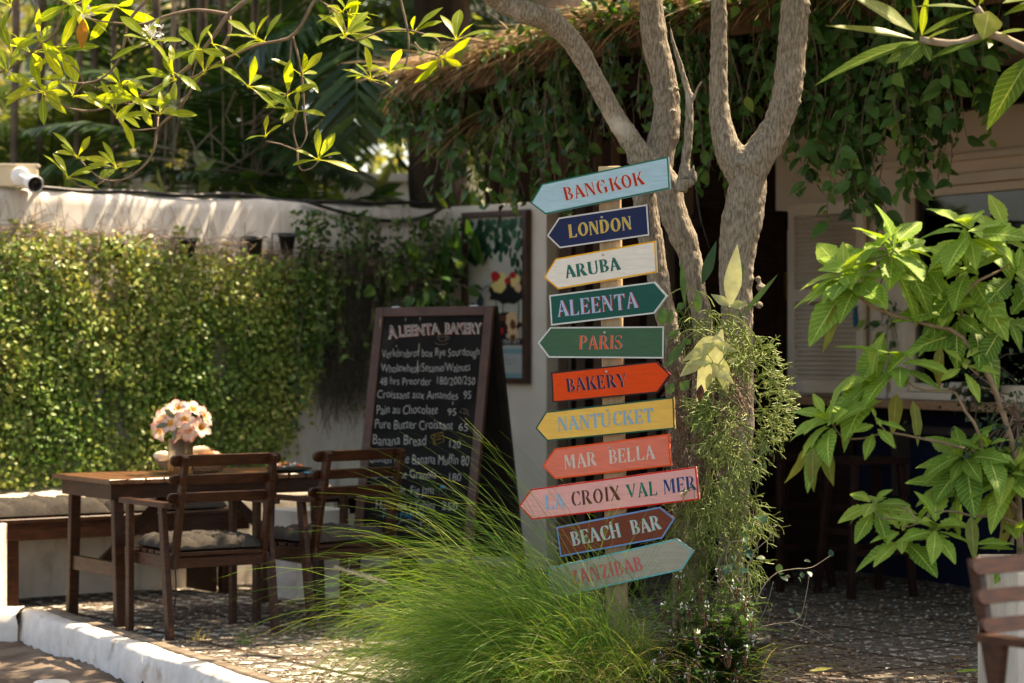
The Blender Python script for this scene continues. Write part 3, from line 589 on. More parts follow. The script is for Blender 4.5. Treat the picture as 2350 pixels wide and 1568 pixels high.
BOARDS=[
('pale blue',at5,[(120,335),(195,208),(1020,30),(1032,240),(218,408)],'L',(168,205,222),(22,112,95),'BANG_KOK',(352,318),(868,212),86,[(185,42,25)],(232,208,188),(580,213)),
('navy blue',at5,[(228,548),(305,430),(884,342),(898,546),(312,630)],'L',(24,38,80),(205,203,200),'LONDON',(372,563),(782,505),86,[(212,170,72)],(150,190,170),(587,427)),
('cream white',at5,[(207,820),(285,697),(936,580),(946,788),(300,898)],'L',(232,226,216),(238,172,30),'ARUBA',(357,828),(710,768),84,[(12,112,98)],(20,45,45),(594,672)),
('dark green',at5,[(243,937),(932,848),(1015,942),(930,1057),(255,1135)],'R',(4,84,74),(205,210,208),'ALEENTA',(300,1080),(822,1018),104,[(160,185,215)],(180,48,32),(607,990)),
('mid green',at5,[(168,1248),(250,1145),(993,1140),(990,1350),(240,1345)],'L',(58,98,72),(205,208,205),'PARIS',(437,1290),(720,1288),90,[(222,92,55)],(130,180,180),(605,1180)),
('bright orange',at6,[(247,130),(915,58),(1003,145),(920,258),(257,322)],'R',(232,72,8),(48,30,32),'BAKERY',(350,252),(728,218),84,[(32,38,68)],(212,135,125),(597,125)),
('mustard yellow',at6,[(148,483),(213,378),(1022,285),(1030,487),(222,565)],'L',(242,190,92),(14,82,66),'NANTUCKET',(292,503),(895,442),88,[(135,175,195)],(205,200,180),(602,367)),
('salmon pink',at6,[(193,722),(270,612),(992,518),(1006,720),(273,805)],'L',(234,122,98),(238,84,28),'MAR_  BELLA',(335,742),(905,676),88,[(222,196,182)],(205,175,160),(614,608)),
('pale pink',at6,[(43,975),(120,868),(1164,725),(1184,935),(128,1062)],'L',(240,172,164),(214,30,14),'LA CROIX VAL MER',(215,997),(1165,872),90,[(140,185,215),(108,48,32),(2,108,84),(22,60,118)],(225,200,195),(620,843)),
('chocolate brown',at6,[(280,1108),(935,980),(1030,1055),(950,1180),(305,1297)],'R',(120,58,38),(100,148,198),'BEACH  BAR',(385,1227),(945,1122),90,[(196,192,182)],(95,182,178),(622,1082)),
('weathered grey',at6,[(222,1368),(1040,1180),(1150,1260),(1075,1380),(255,1560)],'R',(170,164,146),(90,180,178),'ZANZIBAB',None,None,32,[(214,98,94)],(175,150,140),None),
]
LAB=['BANGKOK','LONDON','ARUBA',None,'PARIS','BAKERY','NANTUCKET','MAR BELLA','LA CROIX VAL MER','BEACH BAR','ZANZIBAB']
for bi,(cname,at,pts,dirn,face,edge,txt,b0,b1,hh,lcs,hl,scr) in enumerate(BOARDS):
    O=np.array([.42,SY-.0006*bi,1.0]); 
    yw=yaw+R([2,2,1,-1,3,0,3,3,3,0,0][bi]); N_=np.array([-math.sin(yw),-math.cos(yw),0])
    pp=[on_plane(*at(*q),O,N_) for q in pts]
    cen=np.mean(pp,axis=0); a_=pp if dirn=='x' else pp
    mb=MB(); n_=len(pp)
    # painted border ring and inner face share one board
    inner=[]
    for i in range(n_):
        p0,p1,p2=pp[i-1],pp[i],pp[(i+1)%n_]; e1=nrm(p1-p0); e2=nrm(p2-p1)
        n1=np.cross(N_,e1); n2=np.cross(N_,e2)
        if np.dot(n1,cen-p1)<0: n1=-n1
        if np.dot(n2,cen-p1)<0: n2=-n2
        m_=nrm(n1+n2); inner.append(p1+m_*.0062/max(.35,np.dot(m_,n1)))
    inner=np.array(inner); pp=np.array(pp); back=-N_*.024
    V=np.concatenate([inner,pp,pp+back]); F=[list(range(n_))]; MI=[0]
    for i in range(n_):
        j=(i+1)%n_; F.append([n_+i,n_+j,j,i]); MI.append(1); F.append([n_+j,n_+i,2*n_+i,2*n_+j]); MI.append(2)
    F.append([2*n_+i for i in range(n_)][::-1]); MI.append(2)
    mb.add(V,F); mb.MI=MI
    side=face if bi in (0,1,7,8) else (edge if bi in (3,) else tuple(int(c*.75+40) for c in face))
    if bi==5: side=(120,20,15)
    if bi==6: side=(200,165,95)
    o=mb.build('sign_board',[paint(cname+' paint',face),paint(cname+' border paint',edge),paint(cname+' side paint',side)],sgn)
    o['label']=(cname+' arrow board lettered '+LAB[bi]+' pointing '+('left' if dirn=='L' else 'right')) if LAB[bi] else cname+' arrow board with pale blue red-shaded capitals pointing right'
    # stencilled letters with a lighter offset edge
    if b0 is None: s0=np.array(at7(300,1075)); s1=np.array(at7(1345,850)); hpx=hh
    else: s0=np.array(at(*b0)); s1=np.array(at(*b1)); hpx=hh*(.3512 if at is at5 else .3629)
    gl,wd=place_word(txt); e1=(s1-s0)/wd; en=e1/np.linalg.norm(e1); e2=np.array([en[1],-en[0]])*hpx
    if bi in (0,5,9,10): e2=e2+en*(-.04)*hpx
    else: e2=e2+en*.04*hpx
    groups={}
    widx=0; words=txt.replace('_','').split(' ') if len(lcs)>1 else None; cnt=0
    mh=MB(); cols={}
    ho={0:(.07,-.02),1:(.05,.02),2:(-.05,.0),3:(.075,.0),4:(.05,.0),5:(.06,.0),6:(.04,-.02),7:(-.03,.0),8:(-.045,.01),9:(.06,.0),10:(.02,0)}[bi]
    for (x,ps,ch) in gl:
        ci=0
        if words:
            acc=0
            for wi,wd_ in enumerate(words):
                if cnt<acc+len(wd_): ci=wi; break
                acc+=len(wd_)
        cnt+=1
        jx=.012*rng.normal(); jy=.012*rng.normal()
        for poly in ps:
            q=[on_plane(*(s0+e1*(px+x+jx)+e2*(py+jy)),O+N_*.0016,N_) for px,py in poly]
            cols.setdefault(ci,MB()).add(q,[list(range(len(q)))])
            q=[on_plane(*(s0+e1*(px+x+jx+ho[0])+e2*(py+jy+ho[1])),O+N_*.0008,N_) for px,py in poly]
            mh.add(q,[list(range(len(q)))])
    mh.build('letter_shading',paint(cname+' letter edge',hl),o)
    for ci,m_ in cols.items(): m_.build('lettering',paint(cname+' letter %d'%ci,lcs[ci]),o)
    if scr is not None:
        sp=on_plane(*at(*scr),O+N_*.001,N_); x_=np.cross(N_,[0,0,1]); ax=[x_,np.cross(N_,x_),N_]
        MB().lathe([(0,.002),(.0022,.002),(.0025,.0032),(.0048,.0026),(.0056,0)],sp,n=12,ax=ax).build('screw',steel,o)

# ------------------------------------------------------------------ chalkboard
CE=np.array([.906,-.423,0]); CN=np.array([-.423,-.906,0])
ctop=np.array([-.752,13.45,1.605]); cw=.725; q_=.37; foot=ctop+CN*q_-[0,0,1.60]
cb_=thing('chalkboard','standing brown framed chalkboard menu leaning on its rear leg frame','chalkboard',foot+CE*.36)
dn=nrm(foot-ctop); hgt=np.linalg.norm(foot-ctop); eR=nrm(CE+np.array([0,0,.010])); dn=nrm(dn-eR*np.dot(dn,eR)); fnn=nrm(np.cross(dn,eR)); fnn=fnn if np.dot(fnn,CN)>0 else -fnn
def cpt(s_,h_,f=0): return ctop+eR*s_+dn*h_+fnn*f
fr_m=mat('dark_brown_frame_paint',(.055,.024,.014),(.085,.036,.022),14,.55,.2); slate=mat('chalkboard_slate',(.007,.0065,.0065),(.013,.012,.0115),6,.85,.05,c3=(.026,.025,.024),s3=2.5,t3=.6,spec=.12)
fw=.052
mb=MB()
mb.beam(cpt(fw/2,0,0),cpt(fw/2,hgt,0),fw,.03,up=fnn).beam(cpt(cw-fw/2,0,0),cpt(cw-fw/2,hgt,0),fw,.03,up=fnn)
mb.beam(cpt(fw,fw/2,0),cpt(cw-fw,fw/2,0),fw,.029,up=fnn).beam(cpt(fw,1.36,0),cpt(cw-fw,1.36,0),fw,.029,up=fnn)
mb.build('frame',fr_m,cb_)
MB().box(cpt(cw/2,.70,-.004),(cw-2*fw+.004,1.30,.012),[eR,dn,fnn]).build('slate_panel',slate,cb_)
bdn=nrm(np.array([*( -CN*.40)[:2],-1.60])); bl=math.hypot(.40,1.60)
def bpt(s_,h_): return ctop-CN*.035+eR*s_+bdn*h_
bnn=nrm(np.cross(bdn,CE)); mb=MB()
mb.beam(bpt(fw/2,.0),bpt(fw/2,bl-.01),fw,.028,up=bnn).beam(bpt(cw-fw/2,.0),bpt(cw-fw/2,bl-.01),fw,.028,up=bnn).box(bpt(cw/2,.74),(cw-2*fw,1.40,.012),[eR,bdn,bnn])
mb.build('rear_leg_frame',mat('black_back_panel',(.010,.007,.006),(.018,.012,.010),8,.8),cb_)
for s_ in (.12,.6): MB().box(cpt(s_,-.004,-.02),(.05,.006,.05),[eR,dn,fnn]).build('hinge',steel,cb_)
def chalk(name,c,a=.0): return mat(name,tuple(np.array(lin(c))*.8),lin(c),160,.95,0,detail=2)
ch_w=chalk('white_chalk',(170,168,164)); ch_o=chalk('orange_chalk',(190,105,70)); ch_b=chalk('blue_chalk',(50,135,165)); ch_y=chalk('yellow_chalk',(160,130,60)); ch_d=chalk('brown_chalk',(110,95,80))
def text_geo(s_,off=0.0,shear=.08):
    cu=bpy.data.curves.new('txt','FONT'); cu.body=s_; cu.size=1; cu.shear=shear; cu.offset=off; cu.resolution_u=3; cu.fill_mode='FRONT'; cu.space_character=1.0
    ob=bpy.data.objects.new('txt',cu); COL.objects.link(ob); dg=bpy.context.evaluated_depsgraph_get(); dg.update(); ev=ob.evaluated_get(dg); me=ev.to_mesh()
    V=np.array([v.co[:] for v in me.vertices]); F=[list(p.vertices) for p in me.polygons]; ev.to_mesh_clear(); bpy.data.objects.remove(ob); bpy.data.curves.remove(cu)
    return V,F
def text_on(s_,p0,p1,cap,toplane,off=0.0,shear=.06,wob=.0):
    V,F=text_geo(s_,off,shear); x0,x1=V[:,0].min(),V[:,0].max(); p0=np.array(p0,float); p1=np.array(p1,float)
    e1=(p1-p0)/(x1-x0); en=e1/np.linalg.norm(e1); e2=np.array([en[1],-en[0]])*cap/.70
    if wob: V[:,1]+=wob*np.sin(V[:,0]*2.1+p0[0])+wob*.6*np.sin(V[:,0]*5.3)
    Q=[toplane(*(p0+e1*(x-x0)+e2*y)) for x,y in V[:,:2]]
    return MB().add(Q,F)
def cmap(f): return lambda u,v: on_plane(u,v,cpt(0,0,.0022+f),fnn)
def c4(x,y): return (826+.3514*x, 679+.3514*y)
tl_=[('Verkörnbrot box Rye Sourdough',(145,403),(780,390),54),('Wholewheat/Sesame/Walnuts',(140,500),(720,493),56),('48 hrs Preorder  180/200/250',(130,583),(752,580),52),
('Croissant aux Amandes  95',(113,668),(725,677),54),('Pain au Chocolate',(110,772),(508,770),60),('95',(575,780),(628,778),46),('Pure Butter Croissant',(98,868),(607,872),62),('65',(645,880),(705,880),50),
('Banana Bread',(85,975),(432,975),66),('120',(585,995),(658,993),48),('Gluten Free Banana Muffin 80',(60,1090),(712,1106),66),('Homemade Granola',(55,1190),(498,1195),58),('180',(583,1212),(660,1212),52),
('Homemade  Fig Jam',(40,1292),(480,1298),58),('Hummus / Tahini',(105,1395),(488,1398),58),('250',(535,1400),(637,1398),54)]
for s_,a_,b_,h_ in tl_:
    text_on(s_,c4(*a_),c4(*b_),h_*.3514,cmap(0),-.012,.05,.05).build('chalk_lettering',ch_w,cb_)
text_on('FISH PARTY',c4(150,1455),c4(420,1452),44*.3514,cmap(0),-.01).build('chalk_lettering',ch_b,cb_)
for wd_,a_,b_,cp in (('A',(183,281),(246,272),82),('LEENTA',(254,266),(525,246),68),('BAKERY',(552,246),(797,246),68)):
    text_on(wd_,(c4(*a_)[0]+1.6,c4(*a_)[1]+.8),(c4(*b_)[0]+1.6,c4(*b_)[1]+.8),cp*.3514,cmap(0),.035,0).build('chalk_lettering',ch_o,cb_)
    text_on(wd_,c4(*a_),c4(*b_),cp*.3514,cmap(.0006),.034,0).build('chalk_lettering',ch_w,cb_)
    text_on(wd_,c4(*a_),c4(*b_),cp*.3514,cmap(.0012),-.022,0).build('letter_filling',slate,cb_)
def scribble(name,paths,m,r_=.0016):
    mb=MB()
    for p in paths: mb.tube([cmap(.001)(*c4(*q)) for q in p],r_,4)
    mb.build(name,m,cb_)
el=lambda cx,cy,rx,ry,a0=0,a1=360:[(cx+rx*math.cos(R(a0+(a1-a0)*k/16)),cy+ry*math.sin(R(a0+(a1-a0)*k/16))) for k in range(17)]
scribble('cup_drawing',[el(538,262,32,8),el(538,262,32,36,0,180),el(532,305,40,14,0,180),el(575,275,10,12)],ch_d)
scribble('croissant_drawing',[[(650,762),(672,735),(700,745),(712,785),(694,772),(668,765),(650,762)],[(680,738),(684,768)],[(696,742),(698,772)]],ch_d)
scribble('bread_drawing',[[(486,905),(540,892),(549,950),(492,975),(486,905)],[(486,905),(468,912),(466,930),(480,938),(484,972)],[(500,920),(528,915)],[(502,940),(532,932)]],ch_y)
scribble('jar_drawing',[[(520,1262),(518,1300),(562,1300),(562,1262),(520,1262)]],ch_d); scribble('jar_lid_drawing',[[(526,1250),(556,1248)],[(524,1256),(558,1254)],[(530,1243),(552,1242)]],ch_b,.003)
scribble('fish_drawing',[[(210,1480),(165,1522),(172,1552),(210,1535)],[(240,1500),(270,1470),(330,1460),(395,1490),(435,1460),(470,1470),(445,1500),(470,1545),(400,1535),(395,1470)],[(300,1500),(345,1530),(405,1515)]],ch_w); scribble('roe_drawing',[el(80,1520,50,36),el(95,1525,50,40)],ch_d)
sp_=MB()
for (x,y,l_) in ((387,310,70),(395,140,22),(300,145,18),(608,690,25),(378,420,90),(240,322,14),(135,150,60)):
    sp_.tube([cmap(.001 if y>200 else .0155)(*c4(x,y)),cmap(.001 if y>200 else .0155)(*c4(x-2,y+l_*.5)),cmap(.001 if y>200 else .0155)(*c4(x-3,y+l_))],[.0012,.002,.0006],4)
sp_.build('paint_drip',chalk('bird_dropping',(180,172,158)),cb_)

# ------------------------------------------------------------------ framed poster
pth=thing('framed_poster','tall framed picture of cakes on a stand hanging on the cream wall','poster',PO+PDv*.37+[0,0,1.0])
def ps(u): 
    q=on_plane(u,784,PO+PN*.03,PN); return np.dot(q-PO,PDv)
def pz(v,s_): return CAMZ-(v-784)/FPX*(PO+PDv*s_)[1]
sl_,sr_=ps(1064),ps(1213); zt,zb=pz(487,.3),pz(880,.35)
def pw(s_,z,f=.03): return PO+PDv*s_+PN*f+np.array([0,0,z])
frm=mat('dark_walnut_frame',(.040,.018,.010),(.075,.034,.018),12,.45,.2); f_=.036
mb=MB(); mb.beam(pw(sl_+f_/2,zb),pw(sl_+f_/2,zt),f_,.05,up=PN).beam(pw(sr_-f_/2,zb),pw(sr_-f_/2,zt),f_,.05,up=PN).beam(pw(sl_+f_,zt-f_/2),pw(sr_-f_,zt-f_/2),f_,.049,up=PN).beam(pw(sl_+f_,zb+f_/2),pw(sr_-f_,zb+f_/2),f_,.049,up=PN); mb.build('frame',frm,pth)
def pc4(name,c,r_=.5): return mat(name,lin(c),None,rough=r_)
def prect(s0,s1,z0,z1,f): return [pw(s0,z0,f),pw(s1,z0,f),pw(s1,z1,f),pw(s0,z1,f)]
pi_l,pi_r,pi_t,pi_b=sl_+f_,sr_-f_,zt-f_,zb+f_
MB().add(prect(pi_l,pi_r,pi_b,pi_t,.022),[[0,1,2,3]]).build('picture',mat('poster_paper',lin((158,158,146)),lin((178,177,164)),6,.25),pth)
W_=pi_r-pi_l; H_=pi_t-pi_b
def pp_(a,b,f): return pw(pi_l+W_*a,pi_b+H_*b,f)
def blob(a,b,ra,rb,f,n_=18,jit=.12,half=None):
    A=np.linspace(0,2*math.pi,n_,endpoint=False)
    return [pp_(a+ra*math.cos(x)*(1+jit*rng.normal()),b+rb*math.sin(x)*(1+jit*rng.normal()),f) for x in A]
mb=MB()
for k in range(150):
    a=rng.random(); b=1-.40*rng.random()**1.2*(.6+.7*abs(a-.45)); r_=.018+.03*rng.random(); q=blob(min(max(a,.04),.96),min(b,.965),r_,r_*1.2*W_/H_*1.3,.0235+.00001*k,7,.25); mb.add(q,[list(range(7))],rng.random()*.98+.01)
mb.build('printed_foliage',leafmat('printed_leaf',[(.004,.025,.016),(.01,.06,.03),(.03,.13,.05)],0,.3),pth)
def pimg(name,c,blobs,f):
    mb=MB()
    for i,q in enumerate(blobs):
        b_=blob(*q,f+.0001*i); mb.add(b_,[list(range(len(b_)))])
    mb.build(name,pc4('printed_'+name,c),pth)
pimg('plate_print',(18,16,18),[(.66,.545,.30,.085),(.64,.33,.30,.07),(.56,.24,.12,.05)],.026)
mb=MB()
for a0,b0,a1,b1 in ((.08,.52,.5,.60),(.9,.70,.98,.52),(.62,.28,.62,.5),(.88,.28,.9,.5),(.95,.3,.97,.5),(.5,.27,.5,.5)):
    mb.tube([pp_(a0,b0,.027),pp_(a1,b1,.027)],.0022,4)
mb.build('stand_print',pc4('printed_stand',(20,22,22)),pth)
pimg('cream_cake_print',(210,190,120),[(.55,.575,.13,.045),(.83,.60,.09,.04),(.60,.62,.10,.03)],.0275); pimg('berry_print',(170,28,24),[(.49,.63,.08,.035),(.80,.635,.06,.02),(.70,.60,.05,.02),(.60,.29,.04,.02)],.0285)
pimg('pastry_print',(205,170,130),[(.78,.36,.11,.05),(.80,.28,.10,.05),(.88,.56,.06,.03)],.0295); pimg('chocolate_print',(92,50,28),[(.80,.33,.05,.03),(.56,.37,.12,.02),(.80,.25,.05,.02)],.0305)
pimg('teapot_print',(48,62,66),[(.22,.46,.06,.05),(.22,.40,.09,.05),(.22,.51,.03,.02)],.0275)
MB().add(prect(pi_l,pi_r,pi_b+H_*.205,pi_b+H_*.245,.0275),[[0,1,2,3]]).build('title_band',pc4('title_band',(24,22,22)),pth)
MB().add(prect(pi_l,pi_r,pi_b,pi_b+H_*.20,.0275),[[0,1,2,3]]).build('text_card',pc4('pale_card',(165,168,164)),pth)
MB().add(prect(pi_l,pi_r,pi_b+H_*.15,pi_b+H_*.182,.0285),[[0,1,2,3]]).add(prect(pi_l,pi_r,pi_b,pi_b+H_*.03,.0285),[[0,1,2,3]]).build('teal_stripe',pc4('teal_print',(110,150,155)),pth)
def pmap(a,b): return pw(pi_l+W_*a,pi_b+H_*b,.0292)
V,F=text_geo('AFTERNOON TEA SET',0,0); V=(V-V.min(0))/(V.max(0)-V.min(0)+1e-9); MB().add([pmap(.08+.84*x,.213+.022*y) for x,y in V[:,:2]],F).build('lettering',pc4('print_white',(200,198,190)),pth)
mb=MB()
for k,(a0,a1,b_) in enumerate(((.3,.7,.125),(.3,.86,.105),(.3,.8,.085),(.3,.62,.05))):
    mb.add([pmap(a0,b_),pmap(a1,b_),pmap(a1,b_+.007),pmap(a0,b_+.007)],[[0,1,2,3]])
mb.build('small_print',pc4('print_grey',(130,140,142)),pth)

# ------------------------------------------------------------------ surveillance camera and cables
WT=lambda t,z,f=0: W0+WD*t+WN*f+np.array([0,0,z])
b0_=P(30,405,13.62); jb=thing('junction_box','cream metal junction box on top of the garden wall','box',b0_-[0,0,.06])
MB().box(b0_+[-.06,0,.0],(.40,.12,.115),[[.97,.1,0],[-.1,.97,0],[0,0,1]]).build('case',mat('cream_enamel',(.62,.52,.36),(.68,.58,.42),9,.5,.1),jb)
MB().box(b0_+[-.06,0,.062],(.42,.135,.012),[[.97,.1,0],[-.1,.97,0],[0,0,1]]).build('lid',mat('cream_lid',(.70,.60,.45),None,rough=.5),jb)
cp=P(47,405,13.54); sc_=thing('security_camera','white bullet security camera mounted on the cream junction box','camera',cp)
ydir=np.array([[1,0,0],[0,0,1],[0,-1,0]],float)
MB().lathe([(0,0),(.052,0),(.054,.006),(.046,.016),(0,.018)],cp,n=24,ax=ydir).build('mount_plate',white_pl,sc_,smooth=True)
cv=nrm(np.array([.52,-.82,-.24])); cc=P(74,420,13.45); MB().tube(spline([cp,cp+[.008,-.03,.0],cc-cv*.04],6),.010,8).build('arm',white_pl,sc_,smooth=True)
x_=nrm(np.cross(cv,[0,0,1])); axc=[x_,np.cross(cv,x_),cv]
MB().lathe([(0,-.06),(.024,-.056),(.042,-.03),(.047,.02),(.049,.045),(.046,.052),(.040,.046)],cc,n=24,ax=axc).build('body',white_pl,sc_,smooth=True)
MB().lathe([(0,.046),(.016,.046),(.020,.044),(.034,.047),(.040,.049)],cc,n=20,ax=axc).build('lens',mat('lens_black',(.01,.01,.012),None,rough=.1),sc_,smooth=True)
pts=[P(92,426,13.52)]+[WT(t,2.292+.006*math.sin(t*9)+(.0 if t<1.2 else .01*math.sin(t*5)),-.03+.015*math.sin(t*6)) for t in np.linspace(.25,3.1,26)]
tag(MB().tube(spline(pts,60),.013,7).build('cable',cable_m,smooth=True),'black cable running along the top of the garden wall','cable')
pts=[WT(2.05,2.285,.012),WT(2.3,2.23,.02),WT(2.6,2.185,.02),WT(2.85,2.19,.02),WT(3.0,2.225,.02),WT(3.16,2.285,-.03)]
tag(MB().tube(spline(pts,26),.012,7).build('cable',cable_m,smooth=True),'black cable sagging in a loop below the wall top','cable')
# ------------------------------------------------------------------ bakery building on the right
QO=np.array([1.75,15.0,0]); QD=np.array([.47,-.883,0]); QN=np.array([-.883,-.47,0])
def q(t,z,f=0): return QO+QD*t+QN*f+np.array([0,0,z])
bld=thing('bakery_building','beige rendered shop front with louvred shutter, wide dark window and wooden counter','building',QO+QD*1.2)
def qbox(t0,t1,z0,z1,th,front,name,m,par=bld):
    c=q((t0+t1)/2,(z0+z1)/2,front-th/2); return MB().box(c,(t1-t0,th,z1-z0),[QD,-QN,[0,0,1]]).build(name,m,par)
mb=MB()
for t0,t1,z0,z1 in ((-.55,1.06,1.08,3.25),(1.06,4.6,2.36,3.25)): mb.box(q((t0+t1)/2,(z0+z1)/2,-.1),(t1-t0,.2,z1-z0),[QD,-QN,[0,0,1]])
mb.build('wall',beige,bld); qbox(-.55,4.6,-.05,1.06,.2,-.30,'counter_wall',navy)
qbox(-.20,4.6,1.035,1.085,.52,.12,'counter',mat('worn_counter_wood',(.24,.13,.07),(.36,.21,.12),8,.5,.2,(1,5,8)))
qbox(1.0,4.6,1.087,1.13,.16,.03,'window_sill',beige_trim)
qbox(1.06,4.6,2.30,2.36,.24,.03,'lintel',beige_trim); qbox(.18,4.6,2.43,2.47,.06,.04,'moulding',beige_trim)
fr=qbox(1.06,1.15,1.13,2.30,.14,.02,'window_frame',beige_trim)
for t0,t1,z0,z1,nm in ((1.155,4.6,2.25,2.298,'frame_rail'),(1.155,4.6,1.132,1.18,'frame_rail'),(2.75,2.80,1.18,2.25,'mullion')): 
    qbox(t0,t1,z0,z1,.06,-.01,nm,beige_trim)
gm,n,l=newmat('shop_window_glass'); b=n['Principled BSDF']; b.inputs['Base Color'].default_value=(.9,.92,.9,1); b.inputs['Roughness'].default_value=.02
tr=n.new('ShaderNodeBsdfTransparent'); tr.inputs[0].default_value=(.85,.86,.84,1); gl=n.new('ShaderNodeBsdfGlossy'); gl.inputs['Roughness'].default_value=.02; frn=n.new('ShaderNodeFresnel'); ms=n.new('ShaderNodeMixShader')
l.new(frn.outputs[0],ms.inputs[0]); l.new(tr.outputs[0],ms.inputs[1]); l.new(gl.outputs[0],ms.inputs[2]); l.new(ms.outputs[0],n['Material Output'].inputs[0])
qbox(1.15,4.6,1.18,2.25,.006,-.05,'pane',gm)
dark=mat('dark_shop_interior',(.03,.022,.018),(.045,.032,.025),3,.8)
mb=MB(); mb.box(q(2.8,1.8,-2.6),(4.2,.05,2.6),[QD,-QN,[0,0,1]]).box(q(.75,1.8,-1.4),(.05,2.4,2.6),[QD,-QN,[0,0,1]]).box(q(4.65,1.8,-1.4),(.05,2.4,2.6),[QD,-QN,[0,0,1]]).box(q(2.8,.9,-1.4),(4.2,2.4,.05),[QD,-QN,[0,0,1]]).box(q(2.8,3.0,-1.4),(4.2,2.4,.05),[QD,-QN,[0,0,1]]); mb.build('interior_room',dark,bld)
# shelf with an emissive strip, shelf edge, post
shf=thing('display_shelf','pale shelf with a bright lit strip behind the shop window','shelf',q(2.0,1.2,-.5))
qbox(1.5,3.6,1.55,1.60,.3,-.40,'shelf_board',beige_trim,shf); em,n,l=newmat('glow_strip'); b=n['Principled BSDF']; b.inputs['Emission Color'].default_value=(.9,.95,1,1); b.inputs['Emission Strength'].default_value=.9
qbox(1.30,3.6,1.525,1.543,.02,-.385,'glow_strip',em,shf); qbox(1.9,1.94,1.6,2.25,.04,-.45,'upright',beige_trim,shf)
# louvred shutter
stt=thing('louvred_shutter','beige louvred shutter leaf folded beside the shop window','shutter',q(.72,1.1,.05))
sa=R(8); SDv=np.array([-QD[0]*math.cos(sa)+QN[0]*math.sin(sa),-QD[1]*math.cos(sa)+QN[1]*math.sin(sa),0]); SNv=np.array([SDv[1],-SDv[0],0]); SNv=SNv if np.dot(SNv,QN)>0 else -SNv
def sq(a,z,f=0): return q(.80,0,.05)+SDv*a+SNv*f+np.array([0,0,z])
mb=MB()
for a in (.03,.62): mb.beam(sq(a,1.11),sq(a,2.26),.06,.035,up=SNv)
for z in (1.15,1.70,2.22): mb.beam(sq(.06,z),sq(.59,z),.033,.08,up=(0,0,1))
mb.build('stile_frame',beige_trim,stt); mb=MB()
zz=1.205
while zz<2.17:
    if abs(zz-1.70)>.055: mb.box(sq(.325,zz,.0),(.53,.034,.006),[SDv,nrm(SNv*.75-np.array([0,0,.66])),nrm(SNv*.66+np.array([0,0,.75]))])
    zz+=.028
mb.build('louvres',beige_trim,stt)
tq=sq(.05,1.62,.03); tas=thing('tassel','faded blue ribbon tied to the shutter handle','ribbon',tq); mb=MB()
mb.tube([tq,tq+[.0,-.005,-.06],tq+[.01,0,-.11]],[.012,.016,.02],6).tube(spline([tq,tq+[.05,0,.03],tq+[.10,0,.10],tq+[.12,.02,.2]],8),.005,5); mb.build('bow',mat('blue_ribbon',(.02,.09,.16),None,rough=.9),tas)
# dark cabinet door
d0=P(1592,470,14.0); d1=P(1797,484,14.5); d0[2]=0; d1[2]=0; dv=nrm(d1-d0); dnv=np.array([dv[1],-dv[0],0]); dnv=dnv if dnv[1]<0 else -dnv
dr=thing('door','dark brown panelled wooden door standing open beside the shop wall','door',(d0+d1)/2)
Ld=np.linalg.norm(d1-d0); MB().box((d0+d1)/2+[0,0,1.08],(Ld,.05,2.16),[dv,-dnv,[0,0,1]]).build('leaf',wood_vdk,dr)
mb=MB()
for z in (.08,1.0,2.14): mb.beam(d0+dnv*.033+[0,0,z],d1+dnv*.033+[0,0,z],.016,.11)
for a in (.05,Ld-.05): mb.beam(d0+dv*a+dnv*.034+[0,0,.02],d0+dv*a+dnv*.034+[0,0,2.2],.09,.014,up=dnv)
mb.build('moulding',wood_vdk,dr); MB().box(d0+dv*(Ld-.03)+dnv*.05+[0,0,1.75],(.012,.02,.16),[dv,-dnv,[0,0,1]]).build('hinge',mat('brass',(.35,.24,.10),None,rough=.4,metal=1),dr)
# slatted timber screen behind the signpost
scn=thing('timber_screen','dark timber slat screen under the thatched roof behind the signpost','screen',(.65,14.9,0)); 
s0=np.array([.16,15.15,0]); s1=np.array([1.15,14.55,0]); sv=nrm(s1-s0)
mb=MB()
for k in range(9):
    a=s0+sv*(.06+k*.125); mb.beam(a,a+[0,0,2.75],.055,.04,up=(0,-1,0))
mb.build('slats',mat('bamboo_brown',(.05,.028,.015),(.11,.06,.03),8,.6,.2,(1,1,.3)),scn)
mb=MB(); 
for z in (.1,1.15,2.72): mb.beam(s0+[0,.05,z],s1+[0,.05,z],.04,.12)
mb.build('rails',wood_vdk,scn)
MB().box((s0+s1)/2+[.35,.75,1.5],(2.6,.05,3.05),[sv,np.cross([0,0,1],sv),[0,0,1]]).build('back_panel',wood_vdk,scn)
# thatched roof
E0=np.array([-.627,14.2,2.86]); ED=np.array([.640,-.764,.082]); EIN=np.array([.766,.643,.10]); EOUT=np.array([-.766,-.643,0])
ED2=np.array([.90,-.43,.06])
def ep(s_,i=0,z=0): return E0+ED*min(s_,2.0)+ED2*max(0,s_-2.0)+EIN*i+np.array([0,0,z])
roof=thing('thatched_roof','shaggy dry palm thatch roof over the terrace with climbing leaves along its edge','roof',(1.6,14,0))
EL=8.0
mb=MB(); mb.prism([ep(0),ep(EL),ep(EL,4.6),ep(0,3.2)][::-1],(0,0,.0)) if False else None
top=[ep(0,0,.10),ep(2.0,0,.10),ep(EL,0,.10),ep(EL,5,.12),ep(0,3.2,.12)]; mb.prism(top,(0,0,-.16)); mb.build('thatch_bed',mat('thatch_underside',(.05,.028,.014),(.12,.07,.035),14,.95,.6,(2,8,1)),roof)
mb=MB()
